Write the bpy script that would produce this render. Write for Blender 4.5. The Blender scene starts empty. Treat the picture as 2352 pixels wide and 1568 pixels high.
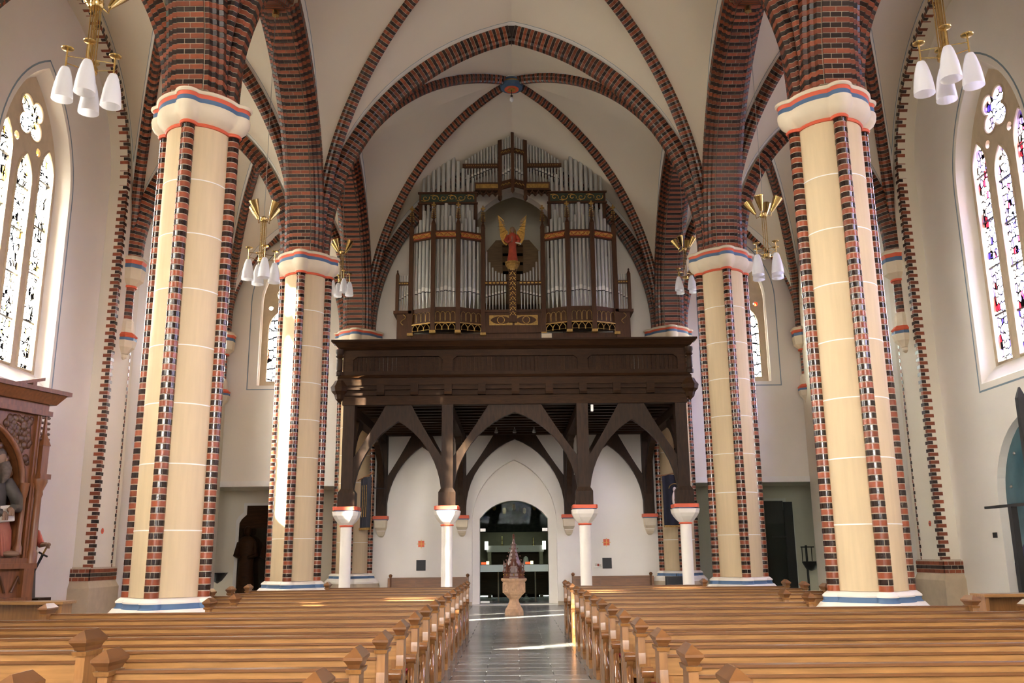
import bpy, math, random
from math import sin, cos, pi, sqrt, atan2, radians
from mathutils import Vector, Matrix
from mathutils.geometry import tessellate_polygon
random.seed(7)
sc = bpy.context.scene
COL = sc.collection

# ------------------------------------------------------------------ camera
F_PX, PITCH, YAW, ROLL = 2079.6, 0.2294, 0.0006, -0.0091
CAM = Vector((-0.0667, 0.0, 1.4679))
_F = Vector((sin(YAW)*cos(PITCH), cos(YAW)*cos(PITCH), sin(PITCH)))
_R = Vector((cos(YAW), -sin(YAW), 0))
_U = _R.cross(_F)
_R2 = _R*cos(ROLL) + _U*sin(ROLL)
_U2 = _U*cos(ROLL) - _R*sin(ROLL)
cd = bpy.data.cameras.new('camera')
cd.sensor_width = 36.0
cd.lens = 36.0*F_PX/2352
cd.clip_end = 300
cam = bpy.data.objects.new('camera', cd)
COL.objects.link(cam)
M = Matrix((_R2, _U2, -_F)).transposed().to_4x4()
M.translation = CAM
cam.matrix_world = M
sc.camera = cam

# ------------------------------------------------------------------ sky, sun, exposure
sc.view_settings.view_transform = 'Standard'
sc.view_settings.look = 'None'
sc.view_settings.gamma = 1.0
sc.view_settings.use_curve_mapping = False
sc.view_settings.exposure = 0.36
SKY_STRENGTH = 85.0
SUN_STRENGTH = 150.0
world = bpy.data.worlds.new('sky')
sc.world = world
world.use_nodes = True
_bg = world.node_tree.nodes['Background']
# bright sky above the horizon, dull ground below it
_wn, _wl = world.node_tree.nodes, world.node_tree.links
_tc = _wn.new('ShaderNodeTexCoord'); _sp = _wn.new('ShaderNodeSeparateXYZ'); _wl.new(_tc.outputs['Generated'], _sp.inputs[0])
_rp = _wn.new('ShaderNodeValToRGB'); _mr = _wn.new('ShaderNodeMapRange')
_mr.inputs[1].default_value = -1; _mr.inputs[2].default_value = 1
_wl.new(_sp.outputs[2], _mr.inputs[0]); _wl.new(_mr.outputs[0], _rp.inputs[0])
_rp.color_ramp.elements[0].position = .485; _rp.color_ramp.elements[0].color = (.22, .21, .18, 1)
_rp.color_ramp.elements[1].position = .515; _rp.color_ramp.elements[1].color = (1.0, .955, .89, 1)
_wl.new(_rp.outputs[0], _bg.inputs[0])
_bg.inputs[1].default_value = SKY_STRENGTH
sun_d = bpy.data.lights.new('sun', 'SUN')
sun_d.energy = SUN_STRENGTH
sun_d.angle = radians(1.2)
sun_d.color = (1.0, 0.95, 0.86)
sun = bpy.data.objects.new('sun', sun_d)
COL.objects.link(sun)
SUN_DIR = Vector((4.4, 3.1, -2.8)).normalized()
sun.rotation_euler = SUN_DIR.to_track_quat('-Z', 'Y').to_euler()
sun.location = (-20, 0, 25)
sc.cycles.max_bounces = 8
sc.cycles.diffuse_bounces = 5
sc.cycles.transparent_max_bounces = 12
sc.cycles.caustics_reflective = False
sc.cycles.caustics_refractive = False
sc.cycles.sample_clamp_indirect = 8.0

def portal(loc, direction, w, h):
    """guides the sky's light through a window opening"""
    l = bpy.data.lights.new('window_portal', 'AREA')
    l.shape = 'RECTANGLE'; l.size = w; l.size_y = h
    l.cycles.is_portal = True
    o = bpy.data.objects.new('window_portal', l)
    COL.objects.link(o)
    o.location = loc
    o.rotation_euler = Vector(direction).to_track_quat('-Z', 'Z').to_euler()

# ------------------------------------------------------------------ helpers
class MB:
    def __init__(s): s.v = []; s.f = []
    def add(s, vs, fs):
        o = len(s.v); s.v += [tuple(p) for p in vs]; s.f += [tuple(i+o for i in q) for q in fs]; return s
    def box(s, x0, x1, y0, y1, z0, z1):
        return s.add([(x0,y0,z0),(x1,y0,z0),(x1,y1,z0),(x0,y1,z0),(x0,y0,z1),(x1,y0,z1),(x1,y1,z1),(x0,y1,z1)],
              [(3,2,1,0),(4,5,6,7),(0,1,5,4),(1,2,6,5),(2,3,7,6),(3,0,4,7)])
    def cbox(s, cx, cy, cz, sx, sy, sz): return s.box(cx-sx/2,cx+sx/2,cy-sy/2,cy+sy/2,cz-sz/2,cz+sz/2)
    def frustum(s, a, b):
        """a, b: (x0,x1,y0,y1,z) rectangles"""
        vs = []
        for (x0,x1,y0,y1,z) in (a,b): vs += [(x0,y0,z),(x1,y0,z),(x1,y1,z),(x0,y1,z)]
        return s.add(vs, [(3,2,1,0),(4,5,6,7),(0,1,5,4),(1,2,6,5),(2,3,7,6),(3,0,4,7)])
    def prism(s, loop, m, d0, d1, holes=()):
        """loop/holes: 2D points; m(u,v,d)->xyz"""
        loops = [list(loop)]+[list(h) for h in holes]
        tri = tessellate_polygon([[Vector((u,v,0)) for u,v in L] for L in loops])
        fl = [p for L in loops for p in L]; n = len(fl)
        vs = [m(u,v,d0) for u,v in fl]+[m(u,v,d1) for u,v in fl]
        fs = [t for t in tri]+[(c+n,b+n,a+n) for a,b,c in tri]
        o = 0
        for L in loops:
            k = len(L)
            for i in range(k):
                j = (i+1) % k
                fs.append((o+i,o+j,o+j+n,o+i+n))
            o += k
        return s.add(vs, fs)
    def rings(s, rings, cap0=True, cap1=True, closed=True):
        n = len(rings[0]); vs = [p for r in rings for p in r]; fs = []
        for k in range(len(rings)-1):
            for i in range(n if closed else n-1):
                j = (i+1) % n
                fs.append((k*n+i,k*n+j,(k+1)*n+j,(k+1)*n+i))
        if cap0: fs.append(tuple(range(n))[::-1])
        if cap1: fs.append(tuple((len(rings)-1)*n+i for i in range(n)))
        return s.add(vs, fs)
    def lathe(s, prof, n=24, c=(0,0,0), rot=0.0, cap0=True, cap1=True, sx=1, sy=1):
        return s.rings([[(c[0]+sx*max(r,1e-4)*cos(2*pi*i/n+rot), c[1]+sy*max(r,1e-4)*sin(2*pi*i/n+rot), c[2]+z) for i in range(n)] for r,z in prof], cap0, cap1)
    def tube(s, pts, r, n=8, cap=True):
        pts = [Vector(p) for p in pts]; rr = r if isinstance(r,(list,tuple)) else [r]*len(pts)
        t0 = (pts[1]-pts[0]).normalized()
        up = Vector((0,0,1)) if abs(t0.z) < .9 else Vector((1,0,0))
        a = t0.cross(up).normalized(); R = []
        for i,p in enumerate(pts):
            t = (pts[min(i+1,len(pts)-1)]-pts[max(i-1,0)]).normalized()
            a = (a-t*a.dot(t)).normalized(); b = t.cross(a)
            R.append([p+a*(rr[i]*cos(2*pi*k/n))+b*(rr[i]*sin(2*pi*k/n)) for k in range(n)])
        return s.rings(R, cap, cap)
    def sphere(s, c, r, n=12, m=8, sx=1, sy=1, sz=1):
        return s.rings([[(c[0]+sx*r*sin(pi*max(k,.02)/m if k<m else pi*(m-.02)/m)*cos(2*pi*i/n), c[1]+sy*r*sin(pi*max(k,.02)/m if k<m else pi*(m-.02)/m)*sin(2*pi*i/n), c[2]-sz*r*cos(pi*k/m)) for i in range(n)] for k in range(m+1)])
    def xf(s, mat):
        s.v = [tuple(mat @ Vector(p)) for p in s.v]; return s
    def mesh(s, name, mat=None, smooth=None):
        me = bpy.data.meshes.new(name)
        me.from_pydata(s.v, [], s.f)
        me.validate()
        if mat: me.materials.append(mat)
        if smooth:
            me.polygons.foreach_set('use_smooth', [True]*len(me.polygons))
            me.set_sharp_from_angle(angle=radians(smooth))
        me.update()
        return me
    def build(s, name, mat, parent=None, smooth=None, origin=None):
        if origin is not None:
            s.v = [(x-origin[0], y-origin[1], z-origin[2]) for x,y,z in s.v]
        o = ob(name, s.mesh(name, mat, smooth), parent)
        if origin is not None and parent is None: o.location = origin
        return o

def ob(name, me, parent=None, loc=None, mat=None):
    o = bpy.data.objects.new(name, me)
    COL.objects.link(o)
    if parent: o.parent = parent
    if mat is not None: o.matrix_basis = mat
    elif loc is not None: o.location = loc
    return o
def tag(o, label, cat, group=None):
    o['label'] = label; o['category'] = cat
    if group: o['group'] = group
    return o
def thing(name, label, cat, loc=(0,0,0), rz=0.0, group=None):
    o = bpy.data.objects.new(name, None); COL.objects.link(o)
    o.empty_display_size = .2
    o.location = loc; o.rotation_euler = (0,0,rz)
    return tag(o, label, cat, group)
def struct(o): o['kind'] = 'structure'; return o
def setting(name):
    o = bpy.data.objects.new(name, None); COL.objects.link(o); return struct(o)
def stuff(o): o['kind'] = 'stuff'; return o
def copy_tree(o, parent=None):
    c = o.copy(); COL.objects.link(c); c.parent = parent
    for ch in list(o.children): copy_tree(ch, c)
    return c
XZ = lambda y0: (lambda u,v,d: (u, y0+d, v))       # polygon in XZ, extruded along Y
YZ = lambda x0: (lambda u,v,d: (x0+d, u, v))       # polygon in YZ, extruded along X
XY = lambda z0: (lambda u,v,d: (u, v, z0+d))
def pointed(c, half, z0, zs, rise, n=10):
    """closed outline of a pointed-arch opening: jambs from z0, springing zs"""
    R = (half*half+rise*rise)/(2*half); ph = atan2(rise, R-half)
    L = [(c+half, z0)]
    L += [(c+half-(R-R*cos(ph*i/n)), zs+R*sin(ph*i/n)) for i in range(n+1)]
    L += [(c-half+(R-R*cos(ph*i/n)), zs+R*sin(ph*i/n)) for i in range(n-1,-1,-1)]
    L += [(c-half, z0)]
    return L
def circle(cx, cz, r, n=20, a0=0): return [(cx+r*cos(a0+2*pi*i/n), cz+r*sin(a0+2*pi*i/n)) for i in range(n)]
def foil(cx, cz, c, b, k=4, a0=pi/4, n=56, core=0.0):
    L = []
    for i in range(n):
        t = 2*pi*i/n; r = core
        for q in range(k):
            d = t-(a0+2*pi*q/k)
            d = (d+pi) % (2*pi)-pi
            if abs(d) < pi/2 and abs(c*sin(d)) < b: r = max(r, c*cos(d)+sqrt(b*b-(c*sin(d))**2))
        L.append((cx+r*cos(t), cz+r*sin(t)))
    return L
def offset_ring(outer, inner, m, d0, d1, mb):
    """flat band between two outlines with the same number of points"""
    n = len(outer)
    R = [[m(u,v,d0) for u,v in outer],[m(u,v,d0) for u,v in inner],[m(u,v,d1) for u,v in inner],[m(u,v,d1) for u,v in outer]]
    vs = [p for r in R for p in r]; fs = []
    for k in range(4):
        for i in range(n):
            j = (i+1) % n; k2 = (k+1) % 4
            fs.append((k*n+i, k*n+j, k2*n+j, k2*n+i))
    mb.add(vs, fs)

# ------------------------------------------------------------------ materials
def nt(m): return m.node_tree.nodes, m.node_tree.links
def mat(name, col, rough=.6, metal=0.0, var=.12, scale=6.0, bump=0.0, bscale=60.0, spec=.5, objvar=0.0, stretch=None, coat=0.0, detail=4.0):
    m = bpy.data.materials.new(name); m.use_nodes = True
    N, L = nt(m); b = N['Principled BSDF']
    b.inputs['Roughness'].default_value = rough; b.inputs['Metallic'].default_value = metal
    b.inputs['Specular IOR Level'].default_value = spec
    if coat: b.inputs['Coat Weight'].default_value = coat; b.inputs['Coat Roughness'].default_value = .12
    tc = N.new('ShaderNodeTexCoord'); mp = N.new('ShaderNodeMapping')
    L.new(tc.outputs['Object'], mp.inputs[0])
    if stretch: mp.inputs['Scale'].default_value = stretch
    oi = N.new('ShaderNodeObjectInfo')
    ad = N.new('ShaderNodeVectorMath'); ad.operation = 'ADD'
    sc_ = N.new('ShaderNodeVectorMath'); sc_.operation = 'SCALE'; sc_.inputs['Scale'].default_value = 37.0
    cmb = N.new('ShaderNodeCombineXYZ')
    for i in range(3): L.new(oi.outputs['Random'], cmb.inputs[i])
    L.new(cmb.outputs[0], sc_.inputs[0]); L.new(mp.outputs[0], ad.inputs[0]); L.new(sc_.outputs[0], ad.inputs[1])
    no = N.new('ShaderNodeTexNoise'); no.inputs['Scale'].default_value = scale; no.inputs['Detail'].default_value = detail
    L.new(ad.outputs[0], no.inputs['Vector'])
    mr = N.new('ShaderNodeMapRange'); mr.inputs[1].default_value = .3; mr.inputs[2].default_value = .7
    mr.inputs[3].default_value = 1-var; mr.inputs[4].default_value = 1+var
    L.new(no.outputs['Fac'], mr.inputs[0])
    fac = mr.outputs[0]
    if objvar:
        m2 = N.new('ShaderNodeMapRange'); m2.inputs[3].default_value = 1-objvar; m2.inputs[4].default_value = 1+objvar
        L.new(oi.outputs['Random'], m2.inputs[0])
        mu = N.new('ShaderNodeMath'); mu.operation = 'MULTIPLY'
        L.new(fac, mu.inputs[0]); L.new(m2.outputs[0], mu.inputs[1]); fac = mu.outputs[0]
    vm = N.new('ShaderNodeVectorMath'); vm.operation = 'SCALE'
    vm.inputs[0].default_value = col[:3]
    L.new(fac, vm.inputs['Scale']); L.new(vm.outputs[0], b.inputs['Base Color'])
    if bump:
        n2 = N.new('ShaderNodeTexNoise'); n2.inputs['Scale'].default_value = bscale; n2.inputs['Detail'].default_value = 3
        L.new(ad.outputs[0], n2.inputs['Vector'])
        bp = N.new('ShaderNodeBump'); bp.inputs['Strength'].default_value = bump; bp.inputs['Distance'].default_value = .01
        L.new(n2.outputs['Fac'], bp.inputs['Height']); L.new(bp.outputs[0], b.inputs['Normal'])
    return m
def s2l(r, g, b):
    f = lambda c: (c/255/12.92) if c/255 <= .04045 else ((c/255+.055)/1.055)**2.4
    return (f(r), f(g), f(b))
PLASTER = mat('plaster_white', (.84,.79,.715), .9, var=.03, scale=.8, bump=.05, bscale=40)
PLASTER_CREAM = mat('plaster_cream', (.78,.72,.60), .9, var=.03, scale=.8, bump=.05, bscale=40)
STONE_CREAM = mat('stone_cream', (.60,.465,.285), .75, var=.05, scale=2.5, bump=.04, bscale=50, stretch=(6,6,.5))
STONE_PALE = mat('stone_pale', (.72,.62,.46), .75, var=.05, scale=4, bump=.04)
STONE_WHITE = mat('stone_white_paint', (.80,.74,.64), .6, var=.03, scale=3)
STONE_BEIGE = mat('sandstone_beige', (.50,.40,.28), .85, var=.08, scale=5, bump=.08)
STONE_TRACERY = mat('sandstone_tracery', (.58,.47,.33), .85, var=.08, scale=5, bump=.08)
FONT_STONE = mat('font_sandstone', (.44,.27,.16), .8, var=.18, scale=9, bump=.15)
BRICK_RED = mat('brick_red_glazed', (.235,.052,.018), .30, var=.14, scale=14, objvar=.22, bump=.06)
BRICK_BLACK = mat('brick_black_glazed', (.022,.0105,.008), .14, var=.25, scale=10, objvar=.35, bump=.05)
BRICK_RED_M = mat('brick_red_matt', (.22,.050,.018), .48, var=.14, scale=14, objvar=.25, bump=.06)
BRICK_BLACK_M = mat('brick_black_matt', (.022,.011,.009), .30, var=.25, scale=10, objvar=.4, bump=.05)
MORTAR = mat('mortar', (.50,.42,.32), .9, var=.1, scale=20)
PAINT_RED = mat('paint_vermilion', (.62,.105,.045), .6, var=.06)
PAINT_BLUE = mat('paint_blue', (.070,.135,.24), .6, var=.08)
PAINT_LINE = mat('paint_grey_blue', (.22,.29,.34), .8, var=.08)
PAINT_WHITE = mat('paint_white', (.83,.81,.77), .8, var=.02)
OAK = mat('oak_honey', (.31,.155,.050), .30, var=.22, scale=3.2, stretch=(1.2,14,14), objvar=.10, coat=.25, detail=6)
OAK_END = mat('oak_honey_end', (.28,.13,.040), .30, var=.2, scale=3.2, stretch=(12,12,1.4), objvar=.10, coat=.3, detail=6)
OAK_RAIL = mat('oak_rail_dark', (.15,.062,.020), .4, var=.2, scale=4, stretch=(1,10,10), spec=.3)  # darker wood, with the shadow line under the rail put into the colour
OAK_CAP = mat('oak_cap', (.18,.076,.025), .32, var=.2, scale=6, objvar=.15, coat=.3)
OAK_GLOSS = mat('oak_carved_gloss', (.24,.10,.035), .16, var=.2, scale=6, coat=.5)
OAK_DARK = mat('oak_dark', (.027,.0115,.004), .6, var=.3, scale=4, stretch=(1,8,8), objvar=.15, spec=.12)
OAK_BEAM = mat('oak_beam', (.025,.0115,.0045), .55, var=.3, scale=4, stretch=(6,6,1), objvar=.12, spec=.18)
OAK_BENCH = mat('oak_brown', (.20,.085,.03), .4, var=.2, scale=3, stretch=(1,10,10))
ORGAN_WOOD = mat('organ_oak', (.062,.024,.0085), .55, spec=.25, var=.25, scale=4, stretch=(8,8,1))
RETABLE_WOOD = mat('retable_oak', (.17,.062,.022), .38, var=.25, scale=4, stretch=(8,8,1))
RETABLE_CARVED = mat('retable_carved', (.085,.034,.014), .4, var=.3, scale=9)
GOLD = mat('gilding', (.60,.36,.09), .42, metal=.75, var=.25, scale=18)
GOLD_DARK = mat('gilding_aged', (.32,.19,.05), .5, metal=.6, var=.3, scale=18)
GREEN_DK = mat('paint_dark_green', (.020,.035,.018), .6, var=.2)
PIPE = mat('pipe_tin', (.52,.52,.50), .38, metal=.35, var=.06, scale=3, objvar=.1)
PIPE_LIP = mat('pipe_lip', (.80,.78,.74), .30, metal=.3, var=.05, objvar=.08)
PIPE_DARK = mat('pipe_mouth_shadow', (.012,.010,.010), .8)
BRASS = mat('brass', (.60,.43,.17), .25, metal=1.0, var=.08, scale=8)
STEEL = mat('steel', (.42,.41,.38), .4, metal=.7, var=.05)
IRON = mat('black_iron', (.012,.012,.014), .45, var=.2)
BLACK = mat('black_matt', (.010,.010,.012), .55, var=.1)
BLACK_BOX = mat('black_plastic', (.012,.013,.016), .5, var=.1)
CUSHION = mat('cushion_crimson', (.40,.02,.05), .9, var=.1, scale=30)
CLOTH_WHITE = mat('altar_linen', (.70,.60,.55), .9, var=.05)
BANNER_BLUE = mat('banner_black_velvet', (.010,.010,.018), .95, var=.2)
ROBE_RED = mat('robe_red', (.34,.045,.02), .6, var=.2, scale=8)
ROBE_ROSE = mat('robe_rose', (.33,.10,.06), .6, var=.2, scale=8)
ROBE_DARK = mat('robe_grey_green', (.06,.05,.04), .6, var=.25, scale=8)
SKIN_WOOD = mat('carved_skin', (.22,.13,.08), .6, var=.1)
HAIR_WOOD = mat('carved_hair', (.09,.065,.05), .7, var=.3, scale=30)
PAPER = mat('paper', (.55,.50,.42), .8, var=.05)
LOUVER_WOOD = mat('pine_panel', (.24,.15,.075), .6, var=.2, scale=3, stretch=(1,1,8))
SLAB_A = mat('stone_slab_grey', (.19,.185,.17), .22, var=.14, scale=5, objvar=.32, bump=.02)
FLOOR_M = mat('stone_floor_grey', (.17,.165,.15), .26, var=.16, scale=1.2, bump=.02)
TAPESTRY = mat('dark_tapestry', (.020,.017,.012), .9, var=.6, scale=9)

def simple(name, fn):
    m = bpy.data.materials.new(name); m.use_nodes = True
    N, L = nt(m); N.clear(); out = N.new('ShaderNodeOutputMaterial')
    L.new(fn(N, L), out.inputs['Surface']); return m
def _shade(N, L):
    a = N.new('ShaderNodeBsdfTranslucent'); a.inputs[0].default_value = (.92,.92,.93,1)
    b = N.new('ShaderNodeBsdfPrincipled'); b.inputs['Base Color'].default_value = (.92,.92,.93,1); b.inputs['Roughness'].default_value = .35
    x = N.new('ShaderNodeMixShader'); x.inputs[0].default_value = .55
    L.new(a.outputs[0], x.inputs[1]); L.new(b.outputs[0], x.inputs[2]); return x.outputs[0]
OPAL = simple('opal_glass', _shade)
def _clear(tint, refl=.10):
    def fn(N, L):
        t = N.new('ShaderNodeBsdfTransparent'); t.inputs[0].default_value = (*tint, 1)
        g = N.new('ShaderNodeBsdfGlossy'); g.inputs['Roughness'].default_value = .02
        x = N.new('ShaderNodeMixShader'); x.inputs[0].default_value = refl
        L.new(t.outputs[0], x.inputs[1]); L.new(g.outputs[0], x.inputs[2]); return x.outputs[0]
    return fn
GLASS_CLEAR = simple('glass_clear', _clear((.80,.88,.85), .001))
GLASS_DARK = simple('glass_dark_tint', _clear((.86,.89,.87), .015))
def _frost(N, L):
    b = N.new('ShaderNodeBsdfPrincipled'); b.inputs['Base Color'].default_value = (.30,.37,.34,1); b.inputs['Roughness'].default_value = .5
    return b.outputs[0]
GLASS_FROST = simple('glass_frosted', _frost)
def stained(name, cols, scale, lead=.075, stretch=(1,1,.55)):
    """leaded panes: cell colours with dark cames between them"""
    def fn(N, L):
        tc = N.new('ShaderNodeTexCoord'); mp = N.new('ShaderNodeMapping'); mp.inputs['Scale'].default_value = stretch
        L.new(tc.outputs['Object'], mp.inputs[0])
        v = N.new('ShaderNodeTexVoronoi'); v.inputs['Scale'].default_value = scale; v.inputs['Randomness'].default_value = .55
        e = N.new('ShaderNodeTexVoronoi'); e.feature = 'DISTANCE_TO_EDGE'; e.inputs['Scale'].default_value = scale; e.inputs['Randomness'].default_value = .55
        L.new(mp.outputs[0], v.inputs['Vector']); L.new(mp.outputs[0], e.inputs['Vector'])
        sp = N.new('ShaderNodeSeparateColor'); L.new(v.outputs['Color'], sp.inputs[0])
        r = N.new('ShaderNodeValToRGB'); r.color_ramp.interpolation = 'CONSTANT'
        els = r.color_ramp.elements
        while len(els) < len(cols): els.new(.5)
        for i, (p, c) in enumerate(cols): els[i].position = p; els[i].color = (*c, 1)
        L.new(sp.outputs[0], r.inputs[0])
        t = N.new('ShaderNodeBsdfTransparent'); L.new(r.outputs[0], t.inputs[0])
        d = N.new('ShaderNodeBsdfDiffuse'); d.inputs[0].default_value = (.01,.01,.012,1)
        lt = N.new('ShaderNodeMath'); lt.operation = 'LESS_THAN'; lt.inputs[1].default_value = lead
        L.new(e.outputs['Distance'], lt.inputs[0])
        x = N.new('ShaderNodeMixShader'); L.new(lt.outputs[0], x.inputs[0])
        L.new(t.outputs[0], x.inputs[1]); L.new(d.outputs[0], x.inputs[2]); return x.outputs[0]
    return simple(name, fn)
W = (.80,.82,.84)
WL = (.96,.96,.95); WR = (.66,.67,.76)
GLASS_LEFT = stained('stained_pale', [(0,WL),(.34,(.82,.86,.82)),(.52,(.86,.88,.96)),(.66,WL),(.88,(.90,.68,.22)),(.93,(.45,.52,.52)),(.96,WL)], 12.5, .05)
GLASS_RIGHT = stained('stained_violet', [(0,WR),(.3,(.34,.33,.66)),(.46,(.55,.54,.74)),(.64,WR),(.80,(.56,.08,.14)),(.87,(.12,.10,.42)),(.94,WR)], 12.0, .06)
GLASS_WEST = stained('stained_west', [(0,W),(.45,(.55,.66,.50)),(.6,W),(.78,(.25,.42,.18)),(.86,(.72,.10,.06)),(.92,W)], 6.0)
GLASS_WEST_L = stained('stained_west_pale', [(0,W),(.6,(.72,.70,.78)),(.8,W),(.93,(.75,.25,.18))], 6.0)
GLASS_EAST = stained('stained_east', [(0,(.85,.85,.85)),(.7,(.75,.7,.6)),(.9,(.4,.45,.7))], 4.0)

def vault_mat():
    """white-washed webs; a white band and a thin grey-blue line run beside each rib (distance to rib stored in the UVs)"""
    m = bpy.data.materials.new('vault_plaster'); m.use_nodes = True
    N, L = nt(m); b = N['Principled BSDF']; b.inputs['Roughness'].default_value = .92
    uv = N.new('ShaderNodeUVMap'); uv.uv_map = 'ribdist'
    sp = N.new('ShaderNodeSeparateXYZ'); L.new(uv.outputs[0], sp.inputs[0])
    mn = N.new('ShaderNodeMath'); mn.operation = 'MINIMUM'; L.new(sp.outputs[0], mn.inputs[0]); L.new(sp.outputs[1], mn.inputs[1])
    r = N.new('ShaderNodeValToRGB'); r.color_ramp.interpolation = 'CONSTANT'
    e = r.color_ramp.elements
    e[0].position = 0; e[0].color = (.84,.82,.78,1)
    e[1].position = .075; e[1].color = (.28,.35,.38,1)
    q = e.new(.093); q.color = (.77,.695,.575,1)
    L.new(mn.outputs[0], r.inputs[0])
    tc = N.new('ShaderNodeTexCoord'); no = N.new('ShaderNodeTexNoise'); no.inputs['Scale'].default_value = .7
    L.new(tc.outputs['Object'], no.inputs['Vector'])
    mr = N.new('ShaderNodeMapRange'); mr.inputs[3].default_value = .95; mr.inputs[4].default_value = 1.05; L.new(no.outputs['Fac'], mr.inputs[0])
    vm = N.new('ShaderNodeVectorMath'); vm.operation = 'SCALE'; L.new(r.outputs[0], vm.inputs[0]); L.new(mr.outputs[0], vm.inputs['Scale'])
    L.new(vm.outputs[0], b.inputs['Base Color']); return m
VAULT = vault_mat()
# ================================================================== the building
PX = 4.75                                   # arcade axis
B = 7.196
YB = [5.436, 12.632, 19.828, 27.024]        # pier lines
YM = [(YB[i]+YB[i+1])/2 for i in range(3)]
ZS = 8.1                                    # springing
XW, XP, YW = 9.17, 8.79, 27.25              # side wall face, pilaster face, west wall face
WIN_Y = [YM[2]-B*k for k in range(3)]       # side window centres

# ---- floor with slabs in the central aisle
floor = struct(MB().box(-9.9, 9.9, -9, 34.5, -.3, -.012).build('floor', FLOOR_M))
_sl = {}
y = 1.6; row = 0
while y < 27.2:
    dep = .42 if row % 3 else .34
    x = -1.25 + (-.45 if row % 2 else 0)
    xs = [-1.26]; x = -1.26 + (.42 if row % 2 else .84)
    while x < 1.2: xs.append(x); x += .84
    xs.append(1.26)
    for a, b in zip(xs[:-1], xs[1:]):
        if b-a < .1: continue
        key = (round(b-a, 2), dep)
        if key not in _sl:
            w_, d_ = (b-a)/2-.003, dep/2-.003
            _sl[key] = MB().frustum((-w_,w_,-d_,d_,-.012), (-w_+.003,w_-.003,-d_+.003,d_-.003,0)).mesh('slab', SLAB_A)
        ob('slab', _sl[key], floor, ((a+b)/2, y+dep/2, 0))
    y += dep; row += 1
for sx in (-1, 1):       # plain floor either side, flush with the slabs
    MB().box(*sorted((sx*1.262, sx*9.8)), -8.9, 34, -.012, 0).build('floor_field', FLOOR_M, floor)

# ---- window outlines
def side_outline(cy, half, z0, zs, rise): return pointed(cy, half, z0, zs, rise, 12)
WSILL = 4.98
def lancet(c, half, z0, zs, rise): return pointed(c, half, z0, zs, rise, 6)

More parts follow.
